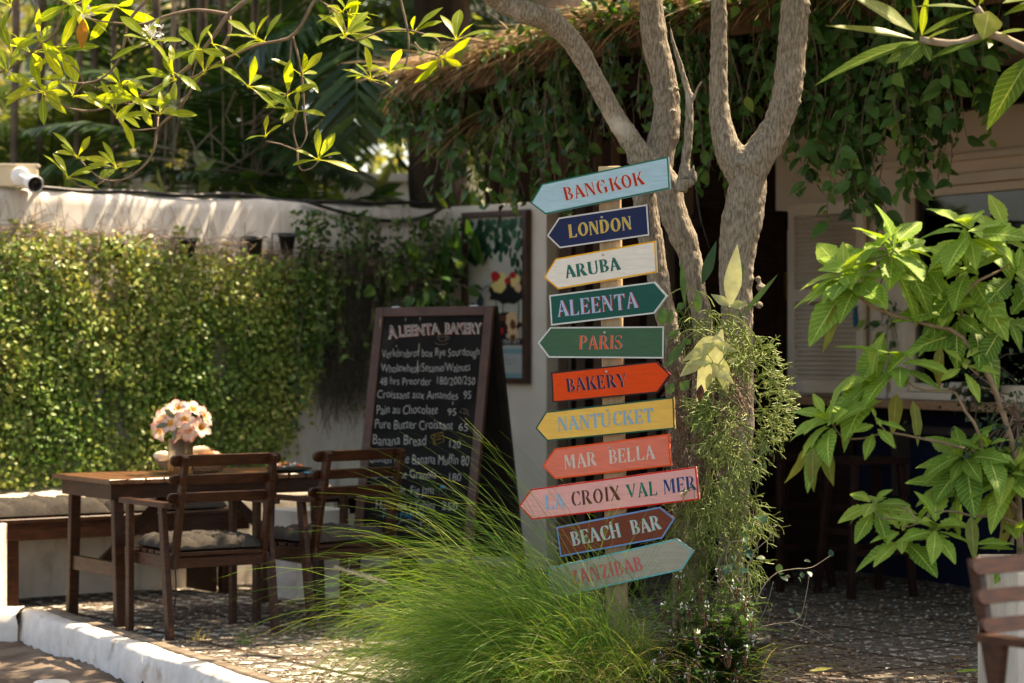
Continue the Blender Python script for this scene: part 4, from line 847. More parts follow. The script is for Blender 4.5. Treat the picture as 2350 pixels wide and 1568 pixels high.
for k in range(4600):
    s_=.10+EL*rng.random()**1.5; i_=.34*rng.random(); p=ep(s_,i_-.02,.06+.08*rng.random()); L=.08+.19*rng.random()**1.6
    d=nrm(EOUT*(.8+.5*rng.random())+np.array([ED[0],ED[1],0])*(-.75+.8*rng.normal())+np.array([0,0,-.12-.8*rng.random()*(i_<.15)+.12*rng.normal()]))
    g_=.22*L*rng.random(); pts=[p+d*L*x-np.array([0,0,g_])*x*x*2 for x in (0,.33,.66,1)]
    ribbon(mb,pts,[.007,.009,.007,.002],nrm(np.array([0,0,1.])+.7*rng.normal(size=3)),rng.random()*.98+.01)
for k in range(1500):    # straws over the top edge, sunlight painted in as a paler tint
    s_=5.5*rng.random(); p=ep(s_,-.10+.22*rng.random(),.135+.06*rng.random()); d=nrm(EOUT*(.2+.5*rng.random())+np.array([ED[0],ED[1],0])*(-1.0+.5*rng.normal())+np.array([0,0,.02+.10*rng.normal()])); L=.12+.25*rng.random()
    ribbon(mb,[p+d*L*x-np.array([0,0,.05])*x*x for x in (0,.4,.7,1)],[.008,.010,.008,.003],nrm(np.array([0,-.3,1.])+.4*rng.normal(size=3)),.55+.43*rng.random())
for k in range(200):     # gable end
    i_=2.2*rng.random()**1.5; p=ep(-.0+.05*rng.random(),i_,.1+.06*rng.random()); d=nrm(np.array([-ED[0],-ED[1],0])+EOUT*.5*rng.random()+np.array([0,0,-.35-.4*rng.random()])+.15*rng.normal(size=3)); L=.10+.2*rng.random()
    ribbon(mb,[p+d*L*x-np.array([0,0,.12])*x*x for x in (0,.4,.7,1)],[.011,.010,.008,.003],nrm(np.array([0,0,1.])+.5*rng.normal(size=3)),rng.random()*.98+.01)
for k in range(60):     # second lower layer at the corner
    s_=.05+.75*rng.random(); p=ep(s_,.15+.12*rng.random(),-.22+.06*rng.random()); d=nrm(EOUT+np.array([-ED[0],-ED[1],0])*.9*rng.random()+np.array([0,0,-.3-.3*rng.random()])+.12*rng.normal(size=3)); L=.15+.25*rng.random()
    ribbon(mb,[p+d*L*x-np.array([0,0,.10])*x*x for x in (0,.4,.7,1)],[.011,.010,.008,.003],nrm(np.array([0,0,1.])+.5*rng.normal(size=3)),rng.random()*.7+.01)
mb.build('thatch_fringe',straw,roof)
MB().beam(ep(.15,.22,-.16),ep(1.98,.22,-.16),.06,.20).beam(ep(2.02,.22,-.16),ep(EL,.22,-.16),.06,.20).build('fascia_beam',wood_vdk,roof)
for s_ in (.3,1.0,1.7,2.4,3.1,3.8,4.5,5.2):
    MB().beam(ep(s_,.10,-.10),ep(s_,3.3,-.10),.07,.12).build('rafter',wood_vdk,roof)
MB().beam(q(-.6,2.80,.10),q(4.6,2.80,.10),.10,.20).build('wall_beam',wood_vdk,roof)
for s_,i_ in ((1.35,.55),(6.8,.5)): MB().beam(np.array([*ep(s_,i_)[:2],0]),ep(s_,i_,-.2),.11,.11,up=(0,-1,0)).build('post',wood_vdk,roof)
# bar stools at the counter
def stool():
    t=thing('bar_stool','dark red-brown wooden bar stool at the counter nearest the door','stool',group='bar stools',local=True)
    red=mat('dark_red_stain',(.012,.004,.003),(.024,.008,.005),10,.6,.1,spec=.15)
    MB().box((0,0,.755),(.36,.34,.035)).build('seat',red,t)
    for x in (-1,1):
        for y in (-1,1): MB().beam((x*.20,y*.19,0),(x*.145,y*.135,.738),.04,.04,up=(0,1,0)).build('leg',red,t)
    for z,f in ((.25,.185),(.48,.165)):
        for y in (-1,1): MB().beam((-f,y*(f-.008),z),(f,y*(f-.008),z),.024,.035).build('rung',red,t)
    for x in (-1,1): MB().beam((x*.172,-.16,.36),(x*.172,.16,.36),.024,.035).build('rung',red,t)
    return t
st=stool(); st.location=(1.57,13.95,0); st.rotation_euler=(0,0,R(35)); dup(st,(1.98,13.55,0),R(22),'dark red-brown wooden bar stool at the counter second from the door')
# small things on the sill
def card(u,v0,v1,Y,w_,name,label,cat,blobs):
    c=P(u,(v0+v1)/2,Y); h=(v1-v0)/FPX*Y; t=thing(name,label,cat,c-[0,0,h/2]); ax=[QD,-QN,[0,0,1]]
    MB().box(c,(w_,.012,h),ax).build('frame',mat('pale_card_frame',(.48,.43,.36),(.55,.50,.43),8,.6),t)
    mb=MB(); 
    for k in range(blobs):
        a=(rng.random()-.5)*w_*.75; z=(rng.random()-.5)*h*.75; r_=.006+.012*rng.random(); mb.add([c+QN*(.0065+.00002*k)+QD*(a+r_*math.cos(x))+np.array([0,0,z+r_*math.sin(x)]) for x in np.arange(6)*1.05],[list(range(6))],rng.random()*.98+.01)
    mb.build('floral_print',leafmat('floral_print',[(.04,.06,.02),(.12,.10,.06),(.30,.10,.06),(.25,.25,.12)],0,.5),t)
card(2010,815,914,14.2,.20,'floral_card','pale card printed with small flowers at the foot of the shutter','card',40)
card(2205,878,920,13.45,.18,'picture_card','small patterned card standing on the shop counter','card',30)
card(2318,652,710,13.75,.16,'small_picture','small framed picture on the shelf inside the window','picture',18)
# white planter at the right and its shrub
wx=MB(); pl0=P(2262,1500,8.25); wpl=thing('planter','square white plastered planter behind the armchair at the right edge','planter',(2.09,8.6,0))
cx,cy=2.09,8.62
mb=MB(); 
for (x0,x1,y0,y1) in ((-.36,.36,-.36,-.30),(-.36,.36,.30,.36),(-.36,-.30,-.298,.298),(.30,.36,-.298,.298)): mb.box((cx+(x0+x1)/2,cy+(y0+y1)/2,.315),(x1-x0,y1-y0,.63))
mb.build('box',plaster_dirty,wpl); MB().box((cx,cy,.28),(.60,.60,.50)).build('soil',mat('potting_soil',(.02,.013,.009),(.05,.035,.025),30,1,.6),wpl)
# ------------------------------------------------------------------ creepers hanging from the roof edge
crl=leafmat('creeper_leaf',[(.025,.065,.018),(.05,.13,.03),(.08,.19,.04),(.14,.26,.05),(.26,.36,.07)],.30,.42,(1.3,1.35,.45))
HB=[(905,330),(950,345),(1000,430),(1060,475),(1120,500),(1160,505),(1200,490),(1240,525),(1275,470),(1310,400),(1350,330),(1400,370),(1450,340),(1490,260),(1560,330),(1600,470),(1645,470),(1690,420),(1740,380),(1800,330),(1850,420),(1900,490),(1960,560),(2000,520),(2050,450),(2100,470),(2150,450),(2185,330),(2230,150),(2300,120),(2400,60)]
hu=np.array([h[0] for h in HB],float); hv=np.array([h[1] for h in HB],float)
def creeper(u0,u1,ns_,name,label,dens,lsz,kk=1.0):
    lf=MB(); stx=MB(); PP=[];DD=[];NN=[];LL=[];TT=[]
    for k in range(ns_):
        s_=None; u=u0+(u1-u0)*rng.random()
        if math.sin(u*.021)+math.sin(u*.049+1)<-.55 and rng.random()<.72: continue
        # find s with projected u
        lo,hi=-.3,7.5
        for _ in range(30):
            mid=(lo+hi)/2; p=ep(mid); uu=1175+p[0]/p[1]*FPX
            if uu<u: lo=mid
            else: hi=mid
        s_=(lo+hi)/2; p=ep(s_,-.10+.34*rng.random(),.14*rng.random())
        vb=np.interp(u,hu,hv); zb=CAMZ-(vb-784)/FPX*p[1]; Ln=max(.08,(p[2]-zb)*(.25+.75*rng.random()**.6)*kk); n_=int(Ln/.03)+2
        z=np.linspace(0,Ln,n_); ph=rng.random(2)*6; sway=.045*np.sin(z*6+ph[0])+.07*z*rng.normal(); sway2=.04*np.sin(z*5+ph[1])+.05*z*rng.normal()
        pts=np.stack([p[0]+sway,p[1]+sway2,p[2]-z],1); stx.tube(pts[::2] if len(pts)>5 else pts,.0022,4)
        base=.15+.55*rng.random()
        for i in range(n_):
            if rng.random()>dens: continue
            PP.append(pts[i]); a=rng.random()*6.28
            rr_=.35+.9*rng.random(); DD.append([rr_*math.cos(a)-.1,rr_*math.sin(a)-.1,-.9+.55*rng.random()]); NN.append(EOUT+.6*rng.normal(size=3)+[0,0,.5]); LL.append(lsz*(.35+.95*rng.random()**1.3)); TT.append(min(.99,max(.01,base*.65+.16*rng.normal()+(.30 if z[i]>Ln*.85 and rng.random()<.5 else 0))))
    LL=np.array(LL); leaves(lf,PP,DD,NN,LL,LL*.58,droop=.2,fold=.15,prof='ovate',tint=TT)
    t=thing(name,label,'creeper',ep((lo+hi)/2)); stx.build('stems',twig,t); lf.build('foliage',crl,t)
    return t
creeper(905,1330,150,'creeper','dark green creeper trailing from the left part of the thatch above the chalkboard',.62,.078)
creeper(1300,1500,52,'creeper','thin strands of creeper in front of the dark roof gap left of the trees',.6,.078)
creeper(1480,1840,110,'creeper','leafy creeper hanging from the thatch behind the forked trunks',.62,.080)
creeper(1800,2290,185,'creeper','thick creeper curtain hanging over the shop window at the right',.62,.100)
# creeper runners lying on the thatch edge
lf=MB(); n_=1000; s_=.2+4.6*rng.random(n_)**.9; Pp=np.array([ep(a,.30*rng.random()-.19,.06+.15*rng.random()) for a in s_]); LL=.05+.035*rng.random(n_)
keep=rng.random(n_)<np.clip(s_*.5+.1,0,1); leaves(lf,Pp[keep],rand_unit(keep.sum())+EOUT*.8,rand_unit(keep.sum())*.6+[0,0,1],LL[keep],LL[keep]*.6,prof='ovate',tint=np.clip(.55+.25*rng.normal(size=keep.sum()),.01,.99))
tag(lf.build('creeper',crl),'bright leaves creeping over the sunlit top edge of the thatch','creeper')

# ------------------------------------------------------------------ vine curtain on the garden wall
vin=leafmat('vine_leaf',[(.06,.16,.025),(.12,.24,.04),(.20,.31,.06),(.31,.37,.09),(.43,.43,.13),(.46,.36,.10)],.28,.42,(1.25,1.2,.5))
def W_at(u):      # parameter t on the wall for photo column u
    lo,hi=-1.5,4
    for _ in range(40):
        m_=(lo+hi)/2; p=W0+WD*m_
        if 1175+p[0]/p[1]*FPX<u: lo=m_
        else: hi=m_
    return (lo+hi)/2
vt0,vt1=W_at(-260),W_at(735)
topz=lambda t: np.interp(t,[vt0,W_at(300),W_at(560),W_at(735)],[1.99,1.98,1.91,1.86])
def botz(t):
    u=np.interp(t,[vt0,vt1],[-260,735]); v=np.interp(u,[-260,520,600,640,680,735],[1135,1130,1060,960,900,700]); p=W0+WD*t; return CAMZ-(v-784)/FPX*p[1]
lf=MB(); stx=MB(); PP=[];DD=[];NN=[];LL=[];TT=[]
for k in range(300):
    t=vt0+(vt1-vt0)*rng.random()**1.03; z0=topz(t)+.05*rng.normal(); z1=botz(t)+.06*rng.normal(); 
    zz0=z0 if rng.random()<.45 else z0-(z0-z1)*rng.random()*.8
    L=(zz0-z1)*(.35+.7*rng.random()); L=min(L,zz0-.60)
    if L<.1: continue
    n_=int(L/.028)+2; z=np.linspace(0,L,n_); f0=.05+.10*rng.random(); ph=rng.random(3)*6
    pts=np.array([WT(t+.018*math.sin(a*5+ph[0])+.06*math.sin(a*2.3+ph[2])+.008*math.sin(a*17+ph[1]),zz0-a,f0+.02*math.sin(a*6+ph[2])-.02*a) for a in z]); stx.tube(pts[::2],.0018,3,cap=False,t=.3)
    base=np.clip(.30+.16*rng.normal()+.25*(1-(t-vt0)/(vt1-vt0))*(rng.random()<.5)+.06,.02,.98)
    for i in range(n_):
        for sg in (-1,1):
            if rng.random()<.22: continue
            a=rng.random()*6.28; PP.append(pts[i]+.004*rng.normal(size=3)); d=WD*sg*(.8+.3*rng.normal())+WN*(.45+.4*rng.normal())+np.array([0,0,.15+.4*rng.normal()]); DD.append(d); NN.append(WN+.5*rng.normal(size=3)+[0,0,.45]); LL.append(.020+.018*rng.random())
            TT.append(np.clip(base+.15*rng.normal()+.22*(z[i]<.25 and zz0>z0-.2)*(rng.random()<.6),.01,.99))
for k in range(25000):
    t=vt0+(vt1-vt0)*rng.random(); zt_=topz(t); zb_=botz(t); x=rng.random(); z_=zt_-(zt_-zb_)*x+.03*rng.normal()
    if z_<.60: continue
    gp=math.sin(t*5.1+2*math.sin(z_*2.1))*math.sin(z_*5.3+t*3.1)+.5*math.sin(t*13+z_*9)
    if gp<-.75 and rng.random()<.8: continue
    if (t-vt0)/(vt1-vt0)>.86 and rng.random()<.5: continue
    f=.05+.13*rng.random()**.7; PP.append(WT(t+.02*rng.normal(),z_,f+.02*math.sin(t*11)*math.sin(z_*7))); a=rng.random()*6.28
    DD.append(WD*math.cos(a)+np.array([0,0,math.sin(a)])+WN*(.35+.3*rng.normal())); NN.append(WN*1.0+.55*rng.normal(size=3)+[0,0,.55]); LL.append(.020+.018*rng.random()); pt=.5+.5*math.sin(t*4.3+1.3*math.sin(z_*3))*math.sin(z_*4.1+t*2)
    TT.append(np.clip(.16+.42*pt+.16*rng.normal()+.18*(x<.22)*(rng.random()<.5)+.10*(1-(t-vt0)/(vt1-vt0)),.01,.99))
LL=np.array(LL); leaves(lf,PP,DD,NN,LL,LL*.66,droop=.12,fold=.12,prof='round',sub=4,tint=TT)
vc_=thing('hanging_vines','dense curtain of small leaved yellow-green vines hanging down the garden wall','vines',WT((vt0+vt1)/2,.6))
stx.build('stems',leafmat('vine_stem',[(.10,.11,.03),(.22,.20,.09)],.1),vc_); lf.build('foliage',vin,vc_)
# dry tangle on the planter rail
mb=MB()
for k in range(760):
    t=W_at(-240)+(W_at(900)-W_at(-240))*rng.random()**.9; c=WT(t,topz(t)+.03+.04*rng.normal()+.02*math.sin(t*9),.04+.10*rng.random()); d=nrm(WD*rng.normal()+WN*.3*rng.normal()+np.array([0,0,.35*rng.normal()])); L=.06+.14*rng.random(); s_=rand_unit(1)[0]
    mb.tube([c-d*L/2,c+s_*.012,c+d*L/2-[0,0,.02]],.0017+.0012*rng.random(),3,cap=False)
for k in range(26):
    t=W_at(-20)+(W_at(620)-W_at(-20))*rng.random(); z=topz(t); x=.12*rng.normal(); mb.tube(spline([WT(t,z,.05),WT(t+x*.5,z+.08,.02),WT(t+x,z+.14+.15*rng.random(),.006),WT(t+x*1.6,z+.08+.05*rng.normal(),.006)],8),.0014,3,cap=False)
tag(mb.build('dry_vines',twig_dry),'brown tangle of dead stems along the top of the vine curtain','dry vines')
# black pots on the wall
def pot_prof(r_,h): return [(0,0),(r_*.62,0),(r_*.66,.004),(r_*.98,h*.9),(r_*1.08,h*.905),(r_*1.08,h),(r_*.98,h),(r_*.93,h*.86),(0,h*.84)]
PU=[(573,594),(643,586),(722,618),(768,628),(826,616),(893,630),(250,604),(412,598)]
lbl=['bare black pot with dry soil on the wall right of the dense vines','black pot holding brown leaves next to the bare pot','black pot behind grey hanging moss, first right of the leafy pots','black pot among grey moss below the wall top','black pot at the right end of the grey moss','black pot under the glossy pothos leaves','black pot peeking through the vines at the left','black pot glimpsed in the middle of the vine top']
for (u,vb),lab in zip(PU,lbl):
    t=W_at(u); p=WT(t,0,.075 if u<660 else .05); p[2]=CAMZ-(vb-784)/FPX*p[1]
    th=thing('wall_pot',lab,'pot',p,group='black pots along the garden wall'); tl=.10*rng.normal(); ax=[[1,0,tl],[0,1,.16],[-tl,-.16,1]]
    MB().lathe(pot_prof(.052,.125),p,n=20,ax=ax).build('pot',black_pl,th,smooth=True)
    mb=MB(); h=WT(t,0,.01); h[2]=p[2]+.13; mb.tube([h+WD*-.065,h+WD*-.065+WN*.12,h+WD*.06+WN*.12],.0035,4).tube([h+WD*-.065,h+WD*-.065-[0,0,.16]],.0035,4); mb.build('bracket',black_pl,th)
# grey moss
mb=MB()
for k in range(2100):
    u=715+140*rng.random()+ (15*rng.normal()); t=W_at(u); z=1.97-.05*rng.random(); p=WT(t,z-.80*rng.random()**1.5,.03+.15*rng.random()); L=.08+.25*rng.random(); ph=rng.random()*6
    if u>830 and p[2]<1.45: continue
    mb.tube([p+WD*.008*math.sin(ph+a*50)+WN*.008*math.cos(ph+a*43)-np.array([0,0,a]) for a in np.linspace(0,L,7)],.0013,3,cap=False)
tag(mb.build('moss',mat('grey_moss',(.055,.048,.038),(.11,.10,.078),30,.95)),'hanging curtain of grey Spanish moss between the vines and the pothos','moss')
# pothos clump
def bushy(name,label,cat,c,spread,n_,lsz,m,wr=.75,prof='ovate',trail=0.3,stm=twig):
    lf=MB(); sx=MB(); PP=c+rng.normal(size=(n_,3))*spread; D=nrm(PP-c+rng.normal(size=(n_,3))*.08)*.8+np.array([0,0,-.55]); N=WN+.6*rng.normal(size=(n_,3))+[0,0,.5]
    L=lsz*(.55+.8*rng.random(n_)); leaves(lf,PP,D,N,L,L*wr,droop=.25,fold=.18,prof=prof)
    for i in range(0,n_,6): sx.tube(spline([c+[0,0,.05],(c+PP[i])/2+[0,0,.06],PP[i]],6),.0025,4,cap=False)
    t=thing(name,label,cat,c); sx.build('stems',stm,t); lf.build('foliage',m,t); return t
pot_leaf=leafmat('pothos_leaf',[(.02,.06,.02),(.04,.11,.025),(.08,.17,.035),(.18,.26,.06)],.3,.35,(1.3,1.3,.45))
c=WT(W_at(925),1.74,.12); bushy('pothos','green pothos with heart shaped leaves hanging above the chalkboard','pothos',c,[.16,.10,.17],190,.085,pot_leaf)
c=WT(W_at(985),1.95,.06); bushy('wall_creeper','sprawling small leaved creeper at the corner of the garden wall','creeper',c,[.10,.07,.13],90,.05,pot_leaf)
# sparse runners over the white wall
lf=MB(); sx=MB()
for k in range(16):
    u=[640,660,690,830,845,860,30,60,20,400,430,880,960,995,1010,655][k]; t=W_at(u); z=1.75-.4*rng.random() if 600<u<900 else 2.1; L=.5+.5*rng.random() if 600<u<900 else .28; m_=int(L/.045)
    pts=np.array([WT(t+.05*math.sin(a*4+k),z-a,.02+.01*rng.random()) for a in np.linspace(0,L,m_+2)]); sx.tube(pts,.0016,3,cap=False); n2=len(pts)
    leaves(lf,pts,WD*rng.choice([-1,1],size=(n2,1))+[0,0,-.3]+.3*rng.normal(size=(n2,3)),WN+.3*rng.normal(size=(n2,3)),.03+.015*rng.random(n2),.024,prof='round',tint=np.clip(.35+.25*rng.random(n2),0,1))
t=thing('wall_runners','thin leafy runners straggling over the bare white wall','vines',WT(W_at(660),1.2)); sx.build('stems',twig_dry,t); lf.build('foliage',vin,t)
# darker trailing growth between the vines and the corner
lf=MB(); sx=MB(); PP=[];DD=[];NN=[];LL=[]
for k in range(135):
    u=640+395*rng.random()**.9; t=W_at(u); z0=1.98-.08*rng.random() if rng.random()<.7 else 2.2; vb=np.interp(u,[640,720,800,870,960,1035],[1010,900,800,690,690,600]); zb=CAMZ-(vb-784)/FPX*(W0+WD*t)[1]; L=max(.1,(z0-zb)*(.25+.75*rng.random())); n_=int(L/.034)+2; f0=.03+.17*rng.random(); ph=rng.random(2)*6
    pts=np.array([WT(t+.05*math.sin(a*4+ph[0]),z0-a,f0+.03*math.sin(a*5+ph[1])) for a in np.linspace(0,L,n_)]); sx.tube(pts,.0018,3,cap=False)
    for p in pts:
        for j in range(2):
            if rng.random()<.25: continue
            PP.append(p+.012*rng.normal(size=3)); DD.append(WD*rng.normal()+np.array([0,0,-.35+.4*rng.normal()])+WN*.3); NN.append(WN+.5*rng.normal(size=3)+[0,0,.4]); LL.append(.025+.03*rng.random())
LL=np.array(LL); leaves(lf,PP,DD,NN,LL,LL*.62,droop=.2,fold=.15,prof='ovate',sub=5)
t=thing('trailing_plants','dark green trailing plants in shade between the moss and the wall corner','plants',WT(W_at(850),1.6)); sx.build('stems',twig_dry,t); lf.build('foliage',leafmat('shade_leaf',[(.015,.05,.015),(.035,.10,.022),(.07,.16,.03),(.13,.21,.05)],.3,.45),t)
# strap leaf cactus pads hanging before the poster
lf=MB(); c=PO+PDv*.26+PN*.16+np.array([0,0,2.18]); 
leaves(lf,c+np.array([[-.09,0,-.02],[-.05,0,.0],[0.02,0,.02],[-.11,.0,-.3],[.05,0,-.05]]),[[-.12,0,-1],[.1,-.05,-1],[.22,0,-1],[.02,0,-1],[.3,0,-1]],PN+[[.2,0,0],[0,0,.2],[-.2,0,0],[0,0,0],[.1,0,0]],[.42,.36,.30,.38,.25],.065,droop=.05,fold=.1,prof='strap',wave=.1,sub=12,tint=[.35,.5,.4,.3,.6])
tag(lf.build('strap_cactus',pot_leaf,smooth=True),'long flat strap leaves hanging over the top left of the poster','plant')
# ------------------------------------------------------------------ the forked trees behind the signpost
def limb(mb,pts,Y,rpx,n=26,rz=14):
    """pts in photo px, depth(s) Y, radius in px at that depth"""
    m_=len(pts); Y=np.broadcast_to(np.asarray(Y,float),(m_,)); rp=np.broadcast_to(np.asarray(rpx,float),(m_,))
    W3=np.array([P(u,v,y) for (u,v),y in zip(pts,Y)]); rr=rp/FPX*Y; S=spline(W3,n); r_=np.interp(np.linspace(0,1,n),np.linspace(0,1,m_),rr)
    r_=r_*(1+.05*np.sin(np.linspace(0,14,n)+u)+.025*rng.normal(size=n)); mb.tube(S,r_,rz); return S
def remesh(o,vox,disp,tex_scale,seedname):
    m=o.modifiers.new('fuse','REMESH'); m.mode='VOXEL'; m.voxel_size=vox; m.use_smooth_shade=True
    sm=o.modifiers.new('soften','SMOOTH'); sm.factor=.5; sm.iterations=4
    tx=bpy.data.textures.new(seedname,'CLOUDS'); tx.noise_scale=tex_scale; tx.noise_depth=3
    d=o.modifiers.new('knots','DISPLACE'); d.texture=tx; d.strength=disp; d.mid_level=.5; d.texture_coords='GLOBAL'
TYL=10.45; TYR=10.35
lt=thing('forked_tree','grey barked tree with a leaning limb and an upright limb rising behind the signpost','tree',(.72,10.5,0))
mb=MB()
limb(mb,[(1040,-150),(1085,-60),(1140,-5),(1200,26),(1264,50),(1318,101),(1368,188),(1418,279),(1469,353),(1512,405)],[10.0,10.15,10.3,10.3,10.35,10.4,10.42,10.45,10.45,10.48],[25,26,28,28,25,24,24,24,26,30],40)
limb(mb,[(1478,-260),(1487,-120),(1493,0),(1503,98),(1519,164),(1530,230),(1528,290),(1515,345),(1505,400)],TYL+.06,[22,24,26,27,29,31,32,34,34],40)
limb(mb,[(1497,385),(1530,420),(1545,490),(1579,574),(1597,665),(1612,740),(1612,900),(1602,1200),(1595,1572)],TYL,[30,31,25,24,24,23,24,24,26],46)
limb(mb,[(1505,385),(1480,420),(1484,496),(1502,595),(1518,680),(1535,760),(1552,900),(1565,1200),(1568,1572)],TYL+.14,[26,28,26,25,23,22,24,24,26],46)
for u,v,s_ in ((1552,205,9),(1546,255,10),(1330,120,9),(1383,190,8),(1452,372,14),(1445,360,10)): mb.lathe([(0,-s_/530),(s_/530,0),(0,s_/530)],P(u,v,TYL-.02),n=10)
tk=mb.build('trunk',bark,lt,smooth=True); remesh(tk,.0085,.013,.035,'bark_lumps')
mb=MB(); limb(mb,[(1536,50),(1543,90),(1555,131),(1575,197),(1582,230),(1580,312),(1570,394),(1562,440)],TYL-.08,[2,5.5,7,9,10,11,13,15],30,8); limb(mb,[(1583,240),(1594,225),(1600,205),(1611,187)],TYL-.08,[4,4,3.5,2.5],10,6)
limb(mb,[(1575,420),(1588,405),(1592,380),(1597,372)],TYL-.1,[9,7,5,1],8,6); limb(mb,[(1578,425),(1592,418),(1600,396)],TYL-.1,[8,6,1],8,6)
tw=mb.build('dead_branch',bark,lt,smooth=True); remesh(tw,.006,.010,.03,'twig_lumps')
mb=MB()
for k in range(3): mb.tube(spline([P(1568+3*k,410,TYL-.14),P(1588+4*k,405+5*k,TYL-.16),P(1600,440+15*k,TYL-.14),P(1608+10*k,520+25*k,TYL-.12)],10),.0012,4)
mb.build('wire',cable_m,lt)
rt=thing('forked_tree','grey barked tree forking into a wide U right of the signpost','tree',(.95,10.4,0))
mb=MB()
limb(mb,[(1640,-300),(1646,-120),(1649,0),(1650,98),(1649,197),(1654,279),(1670,340),(1700,395)],TYR,[17,18,19,19,19,22,28,38],36)
limb(mb,[(1832,-300),(1826,-120),(1824,0),(1821,66),(1814,148),(1803,230),(1770,312),(1718,390)],TYR-.02,[28,30,31,31,32,34,36,42],36)
limb(mb,[(1708,375),(1716,415),(1709,475),(1702,514),(1694,560),(1688,644),(1692,730),(1690,900),(1682,1200),(1665,1572)],TYR,[44,45,39,38,42,40,34,32,32,34],46)
for u,v,s_ in ((1850,10,13),(1852,28,12),(1846,60,9),(1843,95,9),(1840,130,9),(1843,165,8),(1838,205,9),(1832,235,9),(1690,398,16),(1725,400,18),(1700,500,14),(1745,660,14),(1742,700,12),(1740,640,10),(1660,360,10)): mb.lathe([(0,-s_/500),(s_/520,0),(0,s_/500)],P(u,v,TYR-.04),n=10)
tk=mb.build('trunk',bark,rt,smooth=True); remesh(tk,.0085,.014,.035,'bark_lumps2')

# ------------------------------------------------------------------ unseen canopy shaped to shade the scene, and spots it leaves sunlit
LIT=[((-2.0,12.3,.75),.42),((-1.70,12.42,.97),.24),((-1.66,11.82,.47),.13),((-2.55,12.9,.5),.35),((-1.9,11.6,0),.32),((-1.5,10.8,0),.35),((-1.05,10.2,.0),.38),((-.75,10.6,0),.34),((-.55,10.2,.05),.30),((-.9,11.2,0),.22),
     ((-.15,9.9,.9),.30),((-.45,9.95,.65),.25),((-.75,9.95,.45),.22),((.1,9.9,1.15),.22),((-.3,9.9,.5),.2),((-.6,9.95,.3),.28),((-.25,9.9,.28),.22),((.98,10.1,1.15),.17),((1.10,10.1,.95),.17),((.82,10.1,1.25),.13),((.90,10.1,1.55),.12),((1.0,10.1,.7),.10),((.92,10.0,.28),.09),
     ((.72,10.4,1.6),.10),((1.02,10.4,2.3),.14),((1.2,10.35,2.6),.14),((.55,10.4,2.5),.13),((.65,10.4,2.2),.08),((-1.6,9.2,2.6),.5),((-1.1,9.2,2.5),.5),((-.5,9.2,2.6),.45),((-1.7,9.2,2.15),.35),((-1.2,9.2,2.1),.3),((-.05,9.2,2.55),.3),((1.55,8.6,2.45),.3),((.80,9.75,1.30),.17),((.90,9.8,1.62),.13),((.95,9.7,.25),.14),((.62,9.7,.3),.1),((-2.4,13.95,1.7),.5),((-2.0,14.2,1.4),.35),((-1.7,14.5,1.9),.25),((.1,13.4,3.0),.35),((.5,12.9,3.05),.3),((.9,12.4,3.1),.25),((-.5,14.2,2.95),.25),((-2.6,13.3,.55),.3),((1.35,11.9,3.1),.15),((-1.2,14.9,2.25),.2)]
CL=np.array([c for c,_ in LIT]); CR=np.array([r_ for _,r_ in LIT])
def canopy(n_,box,Lr,lim,seed):
    g_=np.random.default_rng(seed); out=np.empty((0,3))
    while len(out)<n_:
        Q=np.stack([box[0]+(box[1]-box[0])*g_.random(4000),box[2]+(box[3]-box[2])*g_.random(4000),box[4]+(box[5]-box[4])*g_.random(4000)],1)
        cl=np.sin(Q[:,0]*2.9+1)*np.sin(Q[:,1]*2.5)+.7*np.sin(Q[:,0]*5.3+Q[:,2]*3)*np.sin(Q[:,1]*4.7+2); Q=Q[g_.random(4000)<.72+.28*cl]
        rel=Q[:,None,:]-CL[None]; al=rel@SD; perp=np.linalg.norm(rel-al[...,None]*SD,axis=2); Q=Q[np.all(perp>CR[None]+.04,axis=1)]
        vis=(CAMZ+ (784+15)/FPX*Q[:,1])+.16; Q=Q[Q[:,2]>vis]
        out=np.vstack([out,Q[:n_-len(out)]])
    return out
crown_l=leafmat('plumeria_leaf',[(.05,.11,.02),(.09,.17,.03),(.15,.22,.04)],.4,.4)
def crown(par,pts,ctr,name='crown'):
    n_=len(pts); lf=MB(); L=.16+.10*rng.random(n_); leaves(lf,pts,rand_unit(n_)+nrm(pts-ctr)*.5,rand_unit(n_)*.6+[0,0,1],L,L*.36,prof='obov'); lf.build(name,crown_l,par)
def limbs_up(par,starts,pts,n_):
    mb=MB()
    for s_ in starts:
        near=pts[np.argsort(np.linalg.norm(pts-np.array(s_),axis=1)+rng.random(len(pts))*1.6)[:n_]]
        for e_ in near: mb.tube(spline([s_,(np.array(s_)+e_)/2+[0,0,.15],e_],8),np.linspace(.035,.008,8),7)
    mb.build('upper_limbs',bark,par,smooth=True)
cA=canopy(2600,(-1.2,1.6,10.2,13.9,3.25,4.7),0,0,3); cB=canopy(3400,(.6,4.6,8.6,13.2,3.4,4.9),0,0,4)
crown(lt,cA,np.array([.2,11.8,3.4])); crown(rt,cB,np.array([2,11,3.4]))
limbs_up(lt,[P(1478,-260,TYL),P(1040,-150,10.0)],cA,9); limbs_up(rt,[P(1640,-300,TYR),P(1832,-300,TYR)],cB,9)

